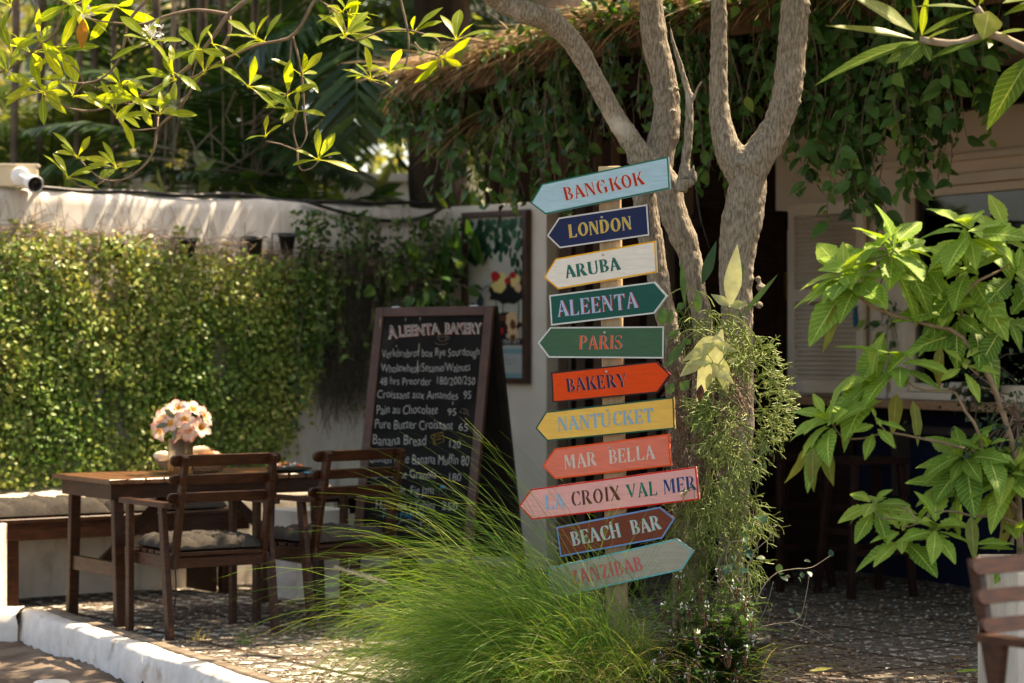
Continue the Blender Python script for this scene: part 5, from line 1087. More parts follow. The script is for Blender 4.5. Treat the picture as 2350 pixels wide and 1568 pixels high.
shd=thing('added_shade_tree','tall tree standing left of the patio with a broad leafy crown overhead','tree',(-4.2,8.2,0))  # out-of-view tree added to keep overhead sky light off the floor
cC=canopy(4000,(-4.6,1.9,5.6,12.2,3.35,5.6),0,0,5); cC=cC[~((cC[:,0]>-2.6)&(cC[:,0]<.6)&(cC[:,1]>8.4)&(cC[:,1]<9.9)&(cC[:,2]<3.6))]
crown(shd,cC,np.array([-1,8,4])); MB().tube(spline([[-4.2,8.2,-.2],[-4.15,8.2,1.5],[-4.0,8.1,3.2]],12),np.linspace(.16,.11,12),14).build('trunk',bark,shd,smooth=True); limbs_up(shd,[[-4.0,8.1,3.15]],cC,16)
# ------------------------------------------------------------------ hanging leafy branches (top left), part of the leaning tree
def c1(x,y): return (.3906*x,.3906*y)
def c2(x,y): return (780+.336*x,.336*y)
HL=leafmat('backlit_leaf',vein=True,cols=[(.17,.28,.03),(.25,.36,.035),(.34,.42,.045),(.44,.48,.07)],tr=.66,rough=.32,trcol=(1.5,1.35,.35),spec=.4)
BR=[(c1,[(1700,-260),(1560,-110),(1450,0),(1340,90),(1250,220),(1100,400),(900,530),(700,610),(550,650),(420,640),(290,580),(250,540)],8,2.2),
(c1,[(1345,85),(1340,220),(1200,410),(1050,640),(930,750),(910,860),(860,960),(740,1050),(620,1060),(540,1010),(470,940)],5.5,2),(c1,[(620,1060),(540,1100),(460,1090),(405,1045)],2.6,1.8),(c1,[(620,1060),(660,1020),(685,995)],2.4,1.8),
(c1,[(1340,85),(1150,60),(960,100),(850,140),(730,140),(560,120),(490,95)],5.5,2),(c1,[(1000,-170),(860,0),(760,120),(740,200),(720,290),(680,380),(600,460),(490,490),(300,470)],6,2),
(c1,[(1980,-160),(1850,0),(1720,210),(1500,270),(1240,390),(1130,460),(1010,430)],6,2),(c1,[(1715,220),(1700,400),(1690,550),(1600,558),(1490,550)],3,2),(c1,[(1720,215),(1770,420),(1790,700),(1800,800),(1750,880),(1660,850),(1560,830)],3.6,2),(c1,[(1750,880),(1750,950),(1775,1000),(1830,990),(1870,950)],3,2),(c1,[(1750,880),(1725,780),(1730,720),(1745,665)],2.6,2),
(c1,[(440,-170),(380,0),(330,180),(220,280),(60,400),(-40,435)],5,3),(c1,[(180,-120),(70,50),(0,200),(-60,260)],4,3),(c1,[(200,-160),(210,0),(235,230),(180,310),(70,345)],4,2.2),(c1,[(430,560),(470,520),(490,490)],2.4,2),(c1,[(490,490),(460,420),(355,320)],2.6,2),(c1,[(690,540),(600,530),(530,500)],2.4,2),(c1,[(760,620),(750,580),(710,520)],2.4,2),(c1,[(870,265),(800,280),(760,240),(740,190)],2.6,2),(c1,[(930,690),(925,750)],2.4,2),(c1,[(680,670),(720,740),(800,765),(920,755)],2.6,2),(c1,[(1170,300),(1160,340),(1125,460)],2.2,2),(c1,[(800,600),(760,615),(720,600)],2.2,2),
(c2,[(400,-300),(390,-120),(415,0),(460,200),(470,350),(420,500),(320,580),(210,550)],4,2),(c2,[(460,205),(300,210),(190,250),(100,280),(30,255)],2.8,2),(c2,[(460,205),(560,230),(650,260),(690,310),(685,400)],3,2),(c2,[(510,290),(560,345),(680,385)],2.4,2),(c2,[(685,385),(720,330),(795,285)],2.2,2),(c2,[(325,570),(330,520),(335,500)],2,2),
(c1,[(1830,-30),(1960,60),(2010,130),(2040,200)],2.5,2),(c1,[(560,-60),(470,20),(420,20)],3,2)]
mb=MB()
for f,pt,r0,r1 in BR:
    y0=9.2+.25*math.sin(pt[0][0]*.01); y1=9.15+.2*math.sin(pt[-1][0]*.013+pt[-1][1]*.02); limb(mb,[f(*p) for p in pt],np.linspace(9.25,9.2,len(pt)),np.linspace(r0,r1,len(pt))*.85,max(8,len(pt)*3),7)
for st_ in ((1700,-260),(1000,-170),(1980,-160),(440,-170),(200,-160),(180,-120)):
    p=P(*c1(*st_),9.25); mb.tube(spline([p,(p+P(1040,-150,10.0))/2+[0,0,.35],P(1040,-150,10.0)],10),np.linspace(.012,.030,10),7)
p=P(*c2(400,-300),9.25); mb.tube(spline([p,P(1040,-150,10.0)],8),np.linspace(.010,.026,8),7)
hb=mb.build('hanging_branch',twig,lt,smooth=True)
CLU=[(c1,455,925,7,1,.125),(c1,400,1045,6,.8,.115),(c1,685,990,6,.7,.115),(c1,430,565,8,.6,.125),(c1,710,505,8,1,.135),(c1,885,245,7,.6,.135),(c1,1005,420,6,.8,.125),(c1,1160,290,5,.9,.13),(c1,675,665,7,.2,.12),(c1,935,670,7,.2,.125),(c1,350,310,7,.4,.13),(c1,70,320,7,.6,.12),(c1,490,95,8,.2,.125),(c1,1200,430,4,.4,.11),(c1,1250,260,4,.5,.11),(c1,1500,225,4,1.2,.12),(c1,1550,245,4,1,.12),(c1,1460,510,5,.7,.125),(c1,1690,560,5,.2,.12),(c1,1745,655,6,.9,.125),(c1,1770,440,5,.5,.12),(c1,1560,800,3,.3,.08),(c1,1870,940,7,.5,.13),(c1,2040,195,6,.8,.125),(c1,250,545,7,.1,.12),(c1,215,470,5,0,.12),(c1,235,240,5,-.2,.13),(c1,420,20,5,-.3,.12),(c1,680,40,4,-.8,.14),(c1,60,40,5,.2,.12),(c1,180,310,5,.4,.11),(c1,2010,70,6,.7,.125),(c1,820,590,6,-.2,.14),(c1,1030,470,5,.1,.12),(c1,40,420,5,.2,.12),
(c2,210,545,7,.3,.105),(c2,335,500,6,.9,.125),(c2,795,275,6,.7,.14),(c2,500,225,5,.8,.13),(c2,690,390,7,-.5,.135),(c2,30,250,6,.5,.12),(c2,60,100,5,.6,.12)]
PP=[];DD=[];NN=[];LL=[];TT=[]
for f,x,y,n_,upb,L in CLU:
    c=P(*f(x,y),9.2+.06*rng.normal()); ax=nrm(np.array([.35*rng.normal(),-.35+.3*rng.normal(),upb])); u_=nrm(np.cross(ax,[.2,1,.1])); v_=np.cross(ax,u_); a0=rng.random()*6
    for i in range(n_):
        a=a0+i*2.4+.3*rng.normal(); th=R(62+28*rng.normal()*.6); rad=math.cos(a)*u_+math.sin(a)*v_; d=ax*math.cos(th)+rad*math.sin(th)*np.array([1.15,.75,1.0]); PP.append(c+d*.012); DD.append(d+[0,0,-.06]); NN.append(ax-d*np.dot(ax,d)+.25*rng.normal(size=3)+[0,-.45,.2]); LL.append(L*(.66+.54*rng.random())); TT.append(np.clip(.45+.25*rng.normal(),.01,.99))
LL=np.array(LL); lf=MB(); leaves(lf,PP,DD,NN,LL,LL*(.25+.07*rng.random(len(LL))),droop=.10+.25*rng.random(len(LL)),fold=.22,prof='obov',wave=.03,sub=9,tint=TT)
# petioles
for p,d in zip(PP,DD): lf.tube([np.array(p)-nrm(d)*.02,np.array(p)+nrm(d)*.012],.0016,4,t=.9)
lf.build('foliage',HL,hb,smooth=True)
lf=MB(); leaves(lf,[P(*c1(487,110),9.15)],[[-.02,-.1,-1]],[[.2,-1,0]],.115,.045,droop=.1,prof='ellip'); o=lf.build('leaf',leafmat('orange_leaf',[(.45,.20,.02),(.5,.25,.03)],.5,.4,(1.2,1,.5)),hb); o['label']='single orange dying leaf'
wf=mat('white_petal',(.85,.83,.78),None,rough=.5); mb=MB()
for k in range(34):
    c=P(*c1(905,195),9.14)+rng.normal(size=3)*[.022,.015,.022]; d=nrm(rand_unit(1)[0]+[0,-.3,.3]); leaves(mb,[c],d,rand_unit(1)[0]+[0,-1,0],.022,.010,prof='ellip',sub=5)
for k in range(8):
    c=P(*c1(530,70),9.14)+rng.normal(size=3)*[.02,.01,.015]; leaves(mb,[c],rand_unit(1)[0],rand_unit(1)[0]+[0,-1,0],.03,.014,prof='ellip',sub=5)
mb.build('flower_cluster',wf,hb)

# ------------------------------------------------------------------ ferns and cactus growing on the trees
fl1=leafmat('fern_pale',[(.36,.40,.16),(.50,.52,.26),(.66,.65,.42)],.45,.4,(1.1,1.1,.75)); fl2=leafmat('fern_green',[(.03,.085,.02),(.06,.14,.03),(.10,.18,.04)],.35,.4)
def c8(x,y): return (1505.5+.433*x,514+.433*y)
def frond(mb,a,b,w_,Y=9.80,bend=.1,nv=(0,-1,.2),tint=.5,prof='lance',y2=0):
    A=P(*c8(*a),Y); B=P(*c8(*b),Y+y2); d=B-A; L=np.linalg.norm(d); leaves(mb,[A],d/L+np.array([0,0,bend*.6]),nv,L,w_*.433/FPX*Y,droop=bend,fold=.18,prof=prof,wave=.04,sub=12,tint=tint)
fn=thing('fern','pale sunlit fern with one tall upright blade above two side lobes on the right tree','fern',P(*c8(390,440),9.98)); mb=MB()
frond(mb,(390,440),(433,105),96,bend=.04,tint=.8); frond(mb,(388,432),(290,376),50,bend=.1,tint=.6); frond(mb,(392,432),(490,430),48,bend=.12,tint=.5); mb.build('frond',fl1,fn,smooth=True)
mb=MB().tube(spline([P(*c8(388,440),9.97),P(*c8(385,500),10.0),P(*c8(370,600),10.1)],8),.0028,6); mb.build('stalk',twig,fn)
fn=thing('fern','drooping pale lobed fern frond with a brown scorched tip between the trees','fern',P(*c8(280,640),9.95)); mb=MB()
frond(mb,(350,560),(225,950),125,bend=.12,tint=.9,Y=9.76); frond(mb,(310,630),(135,735),62,tint=.5,bend=.05,Y=9.74); frond(mb,(310,640),(430,680),56,tint=.4,Y=9.74); frond(mb,(265,700),(130,815),70,tint=.55,Y=9.74); frond(mb,(285,730),(415,855),66,tint=.75,bend=.06,Y=9.72); frond(mb,(300,735),(150,742),44,tint=.5,bend=.04,Y=9.71); frond(mb,(330,690),(380,905),80,tint=.45,bend=.05,Y=9.78); frond(mb,(330,600),(180,710),85,tint=.65,Y=9.77); frond(mb,(380,735),(438,715),26,tint=.3,Y=9.74); frond(mb,(290,790),(268,880),36,tint=.35,Y=9.77); mb.build('frond',fl1,fn,smooth=True)
mb=MB(); frond(mb,(240,850),(228,945),42,tint=.5,Y=9.745,bend=.02,prof='ellip'); mb.build('scorched_tip',mat('scorched_leaf',(.06,.02,.01),(.16,.05,.02),40,.7),fn)
fn=thing('fern','dark green strap ferns sprouting around the tree bases behind the arrow boards','fern',P(*c8(200,450),10.05)); mb=MB()
for a,b,w_ in (((245,320),(325,88),60),((150,420),(135,170),34),((215,470),(225,350),50),((430,330),(465,210),36),((470,470),(655,268),30),((30,540),(40,430),60),((60,600),(130,560),30),((50,760),(175,600),50),((130,880),(180,830),60),((60,900),(95,840),50),((200,1120),(265,880),56),((265,910),(270,1130),72),((160,610),(182,640),30),((110,450),(160,420),40),((70,530),(85,450),40),((455,490),(440,470),24)):
    frond(mb,a,b,w_,Y=9.86+.05*rng.normal(),tint=rng.random(),bend=.08)
mb.build('frond',fl2,fn,smooth=True)
# mistletoe cactus: thin forking green stems
def rhip(mb,c,dirv,depth,L,r_,n_max):
    if depth==0: return
    d=nrm(dirv); e=c+d*L*(.7+.5*rng.random()); mb.tube([c,(c+e)/2+rng.normal(size=3)*.003,e],[r_,r_*.95,r_*.85],4,cap=depth==1,t=np.clip(.5+.2*rng.normal(),.02,.98)); k=rng.choice([1,2,2,3]) if depth>1 else 0
    for _ in range(k): rhip(mb,e,d+.85*rand_unit(1)[0]+np.array([0,0,-.22]),depth-1,L*.92,r_*.95,n_max)
rm=leafmat('mistletoe_cactus',[(.11,.17,.035),(.23,.31,.075),(.40,.45,.16)],.25,.5,(1.1,1.1,.5))
rh=thing('mistletoe_cactus','bushy ball of thin forking pale green cactus stems hanging from the right tree','cactus',P(1690,880,10.1)); mb=MB()
for k in range(230):
    a=rng.random()*6.28; u=1695+80*math.cos(a)*rng.random()**.5; v=930+150*math.sin(a)*rng.random()**.5; 
    if v<840 and u<1640: v+=110
    c=P(u,v,10.02+.16*rng.normal()*.7); rhip(mb,c,np.array([(u-1680)/90*.8,-.5+.4*rng.normal(),.25-(v-900)/200]),4,.038,.0023,0)
for k in range(45):
    u=1580+160*rng.random(); v=1050+130*rng.random(); c=P(u,v,10.05+.12*rng.normal()); rhip(mb,c,np.array([.4*rng.normal(),-.2,-1.]),5,.052,.0020,0)
for k in range(70):
    u=1515+220*rng.random(); v=1130+230*rng.random(); c=P(u,v,10.16+.05*rng.normal()); rhip(mb,c,np.array([.4*rng.normal(),-.1,-1.]),5,.052,.0020,0)
mb.build('stems',rm,rh)
mb=MB()
for x in ([(280,480),(420,490),(520,590),(575,690)],[(370,510),(450,560),(500,640),(520,720)],[(375,610),(430,650),(455,740)],[(150,520),(190,500),(260,560),(330,560)],[(90,610),(190,560),(330,640)],[(120,640),(230,560),(360,600)],[(60,380),(150,340),(270,380),(310,440)],[(150,480),(190,420),(240,440)]):
    mb.tube(spline([P(*c8(*p_),9.97+.04*rng.normal()) for p_ in x],14),.0026,5,t=.6)
for k in range(150):
    c=P(*c8(110+330*rng.random(),470+190*rng.random()),10.06+.05*rng.normal()); d=rand_unit(1)[0]*.07; mb.tube(spline([c,c+d*.5+[0,0,.02],c+d],6),.0014,4,t=.2)
mb.build('arching_stems',rm,rh)
# root mass behind
mb=MB()
for k in range(1100):
    c=P(*c8(60+430*rng.random(),540+1000*rng.random()),10.20+.035*rng.normal()); d=rand_unit(1)[0]*.06-[0,0,.05]; mb.tube(spline([c,c+d*.5+.01*rng.normal(size=3),c+d],5),.0018,3,cap=False)
tag(mb.build('root_tangle',twig,),'brown tangle of aerial roots wrapped around the tree bases','roots')

# ------------------------------------------------------------------ fountain grass
gm_=leafmat('fountain_grass',[(.05,.16,.022),(.11,.28,.035),(.22,.40,.06),(.42,.52,.13),(.36,.27,.13)],.45,.45,(1.2,1.15,.45))
def blade(mb,base,az,el,L,bend,w_,tint,ns=9,up=1):
    h=np.array([math.cos(az),math.sin(az),0]); p=np.array(base,float); pts=[p]; e=el
    for i in range(ns):
        x=(i+.5)/ns; ee=el-bend*x**1.25; pts.append(pts[-1]+(h*math.cos(ee)+np.array([0,0,math.sin(ee)]))*L/ns)
    side=nrm(np.cross(h,[0,0,1])+.5*rng.normal()*np.array([0,0,1.])); ribbon(mb,pts,w_*np.linspace(1,.18,ns+1),nrm(np.cross(side,h)+.6*rng.normal(size=3)),tint)
    return pts
fg=thing('fountain_grass','big fountain grass clump arching to the left at the foot of the signpost','grass',(.22,9.9,0)); mb=MB()
GB=np.array([.26,9.88,-.05])
for k in range(5000):
    b=GB+np.array([.17*rng.normal(),.12*rng.normal(),0]); az=R(178+44*rng.normal()*.8); 
    if rng.random()<.13: az=R(20+70*rng.normal())
    L=.55+.72*rng.random()**1.1; el=R(np.clip(55+19*rng.normal(),15,92)); bend=R(72+62*rng.random())
    if az<R(100) or az>R(260): L*=.62
    if math.sin(az)<-.35: L*=.8
    blade(mb,b,az,el,L,bend,.0022+.0022*rng.random(),np.clip(.44+.24*rng.normal()+(.36 if rng.random()<.05 else 0),.01,.86))
for k in range(55):   # long loose blades reaching up
    b=GB+np.array([.13*rng.normal(),.12*rng.normal(),0]); blade(mb,b,R(170+26*rng.normal()),R(75+8*rng.normal()),1.15+.35*rng.random(),R(38+45*rng.random()),.003,np.clip(.5+.15*rng.normal(),.01,.9))
for k in range(34): 
    b=GB+np.array([.15*rng.random(),-.10+.06*rng.normal(),0]); blade(mb,b,R(200+190*rng.random()),R(80+7*rng.normal()),.55+.45*rng.random(),R(15+40*rng.random()),.003,np.clip(.3+.2*rng.normal(),.01,.9))
mb.build('blades',gm_,fg); mb=MB()
for k in range(900):
    b=GB+np.array([.20*rng.normal()+.05,.10*rng.normal()-.08,0]); blade(mb,b,R(360*rng.random()),R(60+20*rng.normal()),.30+.38*rng.random(),R(70+80*rng.random()),.003,np.clip(.95+.05*rng.normal(),.8,.99))
mb.build('dead_blades',gm_,fg)
def plume(a,b,name_par,n_=520,len_=.022):
    A=P(*a,9.8);B=P(*b,9.75); mb=MB()
    for k in range(n_):
        x=rng.random(); c=A+(B-A)*x; d=nrm(nrm(B-A)*.75+rand_unit(1)[0]*.6); l_=len_*(1-.45*abs(x-.35)); ribbon(mb,[c,c+d*l_*.5,c+d*l_],[.0012,.0009,.0003],rand_unit(1)[0],.5)
    mb.build('seed_plume',mat('cream_plume',(.62,.52,.40),None,rough=.8),name_par)
    s=MB(); s.tube(spline([A,P(920,1352,9.8),P(980,1420,9.82),P(1120,1500,9.85),GB],16) if a[0]<900 else spline([A,(A+GB)/2+[-.03,0,.06],GB],12),.0016,5,t=.6); s.build('stalk',gm_,name_par)
plume((892,1338),(768,1302),fg); plume((1095,1480),(1060,1452),fg,120,.014)
# small weeds on the paving
for (u,v,lab) in ((452,1470,'dry straw-coloured tuft of grass growing beside the front chair leg'),(560,1478,'small green weed in the paving joint under the armchair')):
    c=P(u,v,5549*1.42/(v-784)*1.0); c[2]=0; mb=MB()
    for k in range(26): blade(mb,c+rng.normal(size=3)*[.02,.015,0],R(360*rng.random()),R(55+20*rng.normal()),.05+.09*rng.random(),R(60),.0025,.95 if u<500 else .4,6)
    tag(mb.build('grass_tuft',gm_),lab,'weed')

# ------------------------------------------------------------------ potted plants at the bottom
pp0=P(1690,1500,9.9); pot=thing('plant_pot','large black plastic pot standing on the paving right of the signpost','pot',(pp0[0]-.06,9.95,0))
MB().lathe([(0,-.04),(.120,-.04),(.125,-.03),(.150,.17),(.172,.175),(.176,.21),(.162,.215),(.150,.18),(0,.17)],(pp0[0]-.03,9.95,0),n=32).build('pot',black_pl,pot,smooth=True)
fw_l=leafmat('narrow_green_leaf',[(.025,.07,.018),(.05,.12,.025),(.09,.17,.035)],.35,.35)
def spike_plant(name,label,base,stems,par=None):
    t=thing(name,label,'plant',base); sx=MB(); lf=MB(); flw=MB()
    for (u,v,Y) in stems:
        e=P(u,v,Y); b=np.array(base)+rng.normal(size=3)*[.06,.04,0]; S=spline([b,(b+e)/2+rng.normal(size=3)*.03,e],16); sx.tube(S,np.linspace(.004,.0018,16),5)
        for i in range(5,16):
            for s_ in (0,1):
                a=i*1.57+s_*math.pi; d=np.array([math.cos(a),math.sin(a),.35+.2*rng.normal()]); L=.095+.065*rng.random(); leaves(lf,[S[i]],d,[-.3*math.cos(a),-.3*math.sin(a),1],L*(1 if i<14 else .6),L*.17,droop=.25,fold=.25,prof='lance',tint=rng.random())
        for k in range(12): leaves(flw,[e+rng.normal(size=3)*[.008,.008,.02]],rand_unit(1)[0]+[0,0,.4],rand_unit(1)[0],.016,.006,prof='ellip',sub=4)
        for k in range(8): sx.tube([e-[0,0,.05]+rng.normal(size=3)*.004,e+rng.normal(size=3)*[.008,.008,.016]],.0022,4)
    sx.build('stems',mat('rusty_stem',(.09,.045,.022),(.20,.10,.05),40,.8),t); lf.build('foliage',fw_l,t,smooth=True); flw.build('blossom',wf,t); return t
spike_plant('flowering_shrub','narrow leaved shrub with small white flower spikes at the bottom centre',(.80,9.75,0),[(1582,1390,9.8),(1705,1385,9.7),(1655,1470,9.7),(1575,1450,9.75),(1520,1500,9.7),(1722,1420,9.65),(1600,1510,9.6),(1640,1430,9.75),(1690,1545,9.6),(1550,1540,9.6),(1620,1410,9.75),(1560,1400,9.8),(1600,1460,9.6),(1670,1500,9.55),(1540,1470,9.7),(1630,1550,9.55),(1500,1540,9.65),(1710,1500,9.6),(1655,1420,9.75),(1580,1540,9.5),(1735,1470,9.7),(1610,1350,9.85),(1560,1330,9.95),(1650,1320,9.95),(1690,1350,9.9),(1720,1380,9.85),(1525,1400,9.85)])
bl=leafmat('bluish_round_leaf',[(.03,.085,.06),(.05,.125,.085),(.10,.14,.06)],.25,.4,(1,1.2,.7))
rl=thing('round_leaf_shrub','sprawling shrub with bare grey twigs and round bluish leaves right of the signpost','shrub',(pp0[0]-.05,9.95,.3))
def c9(x,y): return (1432+.2741*x,1138.3+.2741*y)
mb=MB()
grey_twig=mat('grey_twig',(.22,.18,.13),(.34,.29,.22),30,.85)
for x,r_ in (([(1000,1100),(1100,900),(1180,740),(1290,640),(1450,610),(1570,600),(1730,500)],4),([(980,1100),(1050,900),(1040,620),(1090,470),(1230,340),(1230,260),(1280,250)],4),([(960,1080),(900,800),(780,600),(830,480),(880,390),(1040,370),(1120,320),(1140,250)],4),([(1040,600),(1120,400),(1145,280),(1130,200)],3),([(1060,1150),(1180,1090),(1380,1060),(1500,1090),(1640,1150),(1760,1230)],3),([(1380,1060),(1480,1000),(1530,800),(1550,670)],3),([(1420,1180),(1500,1070),(1530,950)],2.4),([(960,1060),(1000,800),(860,560),(880,380),(850,310)],3),([(1100,1130),(1200,900),(1250,720)],2.5),([(700,1480),(830,1390),(900,1330),(1010,1270)],4),([(500,1360),(600,1320),(720,1380),(830,1370)],3.2),([(900,1380),(880,1270),(780,1080),(600,920),(600,820)],3),([(1150,1380),(1160,1280),(1240,900)],2),([(1030,1020),(1040,1300),(1080,1540)],2.2)):
    limb(mb,[c9(*q_) for q_ in x],9.85+.08*rng.normal(),np.linspace(r_,r_*.55,len(x))*.42,18,6)
mb.build('stems',grey_twig,rl,smooth=True)
lf=MB()
for x,y in ((1100,185),(1170,185),(1030,270),(990,310),(1020,380),(1020,440),(910,510),(1000,480),(900,580),(830,610),(1300,590),(1735,490),(1545,545),(1550,645),(1490,655),(1465,695),(1380,675),(1390,955),(1470,1010),(1815,1205),(1040,510),(1160,520),(1010,610),(790,760),(1060,480),(920,600),(1110,610),(1440,1080),(990,620),(860,640),(1330,650),(1350,700)):
    c=P(*c9(x,y),9.82+.06*rng.normal()); L=.040*(.6+.5*rng.random()); d=rand_unit(1)[0]+[0,-.2,.1]; leaves(lf,[c-d*L*.3],d,[.3*rng.normal(),-.5,.8],L,L*.75,prof='round',sub=6)
lf.build('foliage',bl,rl,smooth=True)
# grassy undergrowth around the bases
mb=MB()
for k in range(700):
    c=np.array([.30+.62*rng.random(),9.72+.35*rng.random(),-.02]); blade(mb,c,R(360*rng.random()),R(65+18*rng.normal()),.20+.32*rng.random(),R(50+70*rng.random()),.0028,np.clip(.25+.2*rng.normal()+(.6 if rng.random()<.3 else 0),.01,.99),7)
o=mb.build('undergrowth',gm_,kind='stuff'); o['label']='mixed green and dry grass around the post and tree bases'; o['category']='grass'
# ------------------------------------------------------------------ toothed-leaf shrub in the white planter
shl=leafmat('toothed_leaf',vein=True,cols=[(.08,.19,.025),(.14,.28,.04),(.21,.36,.05),(.30,.44,.075),(.42,.50,.10)],tr=.38,rough=.55,trcol=(1.3,1.3,.45),spec=.2); shy=leafmat('ageing_leaf',vein=True,cols=[(.13,.20,.03),(.22,.26,.045),(.30,.27,.07)],tr=.45,rough=.55,trcol=(1.15,1.1,.4))
def c10(x,y): return (1836+.5389*x,440.6+.5389*y)
sh=thing('leafy_shrub','large shrub with toothed light green leaves growing from the white planter','shrub',(cx,cy,.5)); YS=8.75
mb=MB(); sbark=mat('smooth_tan_bark',(.20,.13,.08),(.30,.21,.13),25,.7,.4,bdist=.003)
for x,r_ in (([(940,1620),(930,1300),(912,1110),(870,960),(800,780),(685,612),(620,580),(560,570),(470,545),(380,520),(290,480),(200,390)],15),([(690,615),(688,520),(692,445),(670,370),(650,310)],8),([(692,445),(750,385),(850,335),(900,300)],8),([(920,1350),(840,1230),(790,1140),(750,1000),(700,930),(660,855),(600,845),(500,838),(400,760)],9),([(930,1400),(800,1150),(650,1080),(540,1055),(370,1025),(280,1048),(180,1045),(130,970)],8),([(370,1028),(340,990)],5),([(940,1420),(850,1385),(740,1380),(640,1360),(560,1370),(500,1412),(440,1430)],7),([(500,1408),(460,1350),(430,1345)],4),([(460,1350),(440,1390),(380,1392),(330,1380),(310,1310)],4),([(375,520),(340,470),(330,430),(400,240)],6),([(760,780),(700,730)],4),([(900,1500),(910,1470),(945,1450)],9),([(690,600),(690,700),(700,720)],4)):
    limb(mb,[c10(*q_) for q_ in x],YS+.05*rng.normal(),np.linspace(r_,max(2.2,r_*.4),len(x))*.5389,24,8)
mb.build('stems',sbark,sh,smooth=True)
PP=[];DD=[];NN=[];LL=[];TT=[]
for (x,y,n_,dx,dz,L,t0) in ((190,350,12,-.7,-.05,.20,.65),(250,330,8,-.2,-.1,.17,.6),(395,215,11,.1,.45,.20,.55),(420,250,5,.9,-.1,.22,.45),(720,150,10,-.2,.15,.20,.55),(880,170,9,0,.1,.19,.65),(700,320,7,-.6,-.2,.18,.45),(640,500,9,-.7,-.2,.19,.40),(760,560,6,.4,-.4,.18,.2),(300,800,9,-.8,-.2,.20,.5),(430,700,9,.1,.2,.17,.45),(110,960,12,-.6,.0,.17,.6),(330,970,6,.2,.2,.10,.55),(700,712,5,0,-.1,.10,.85),(690,1110,12,-.4,-.2,.20,.35),(650,1250,6,-.6,-.2,.22,.25),(310,1310,8,-.2,.0,.14,.5),(430,1440,9,-.3,.0,.16,.6),(580,1400,9,.1,.1,.15,.6),(890,1190,12,-.4,.0,.20,.7),(945,1150,7,0,.2,.16,.7),(800,1080,6,.1,.3,.15,.3),(930,330,6,.4,-.3,.18,.3),(930,1480,6,.1,.1,.16,.5),(560,330,4,.7,-.1,.2,.4),(900,520,4,.2,-.5,.2,.12)):
    c=P(*c10(x,y),YS+.10*rng.normal()); ax=nrm(np.array([dx*.9,-.35+.15*rng.normal(),.8+dz])); u_=nrm(np.cross(ax,[.2,1,.1])); v_=np.cross(ax,u_); a0=rng.random()*6
    n_=int(n_*1.5)
    for i in range(n_):
        a=a0+i*2.4; th=R(45+60*(1-i/n_)+12*rng.normal()); rad=math.cos(a)*u_+math.sin(a)*v_; d=ax*math.cos(th)+rad*math.sin(th)+np.array([dx*.5,0,-.12]); PP.append(c-ax*.05*(1-i/n_)+nrm(d)*.015); DD.append(d); NN.append(ax+[0,-.25,.35]+.2*rng.normal(size=3)); LL.append(L*(1.0-.5*i/n_+.15*rng.normal())); TT.append(np.clip(t0+.35*(i/n_-.5)+.12*rng.normal(),.01,.99))
LL=np.clip(np.array(LL)*1.22*(.7+.5*rng.random(len(LL))),.05,.30); lf=MB(); leaves(lf,PP,DD,NN,LL,LL*.44,droop=.10+.35*rng.random(len(LL)),fold=.22,prof='tooth',wave=.02,tint=TT); lf.build('foliage',shl,sh,smooth=True)
lf=MB()
for x,y,ang,L in ((150,520,-100,.16),(410,900,-95,.16),(480,930,-80,.20),(600,700,-95,.15),(900,1360,-100,.17),(730,1420,-90,.16),(20,1130,-110,.14),(60,1130,-100,.14),(110,1130,-88,.15),(560,1460,-80,.14),(240,960,-112,.16)):
    c=P(*c10(x,y-40),YS+.08*rng.normal()); d=[math.cos(R(ang)),-.15+.2*rng.normal(),math.sin(R(ang))]; leaves(lf,[c],d,[.7*rng.normal(),-1,.2+.4*rng.normal()],L*(.75+.4*rng.random()),L*(.30+.10*rng.random()),droop=.1+.25*rng.random(),fold=.1+.35*rng.random(),prof='ovate',sub=14,wave=.05)
lf.build('ageing_leaves',shy,sh,smooth=True)
# dark potted herb on the counter end
c=P(2262,870,13.25); cpl=bushy('counter_plant','small dark leaved potted plant trailing over the counter at the right edge','plant',c,[.10,.06,.14],170,.035,leafmat('dark_round_leaf',[(.01,.03,.012),(.02,.055,.018)],.2,.5),.9,'round')
MB().lathe([(0,0),(.05,0),(.062,.11),(.066,.12),(.055,.11),(0,.1)],[c[0],c[1],1.087],n=18).build('pot',black_pl,cpl,smooth=True)
c=P(2040,745,14.02); bushy('sill_plant','small dark trailing plant hanging beside the shutter','plant',c,[.05,.03,.09],40,.06,crl,.6,'ovate')
c=P(2335,1000,8.82); flp=bushy('fine_leaved_plant','dark fine leaved plant behind the shrub at the right edge','plant',c,[.10,.08,.13],330,.022,leafmat('fine_dark_leaf',[(.012,.04,.016),(.03,.075,.03)],.2,.5),.8,'round'); MB().tube(spline([[2.0,8.78,.52],[1.93,8.8,.8],c],8),.007,6).build('stalk',twig,flp)
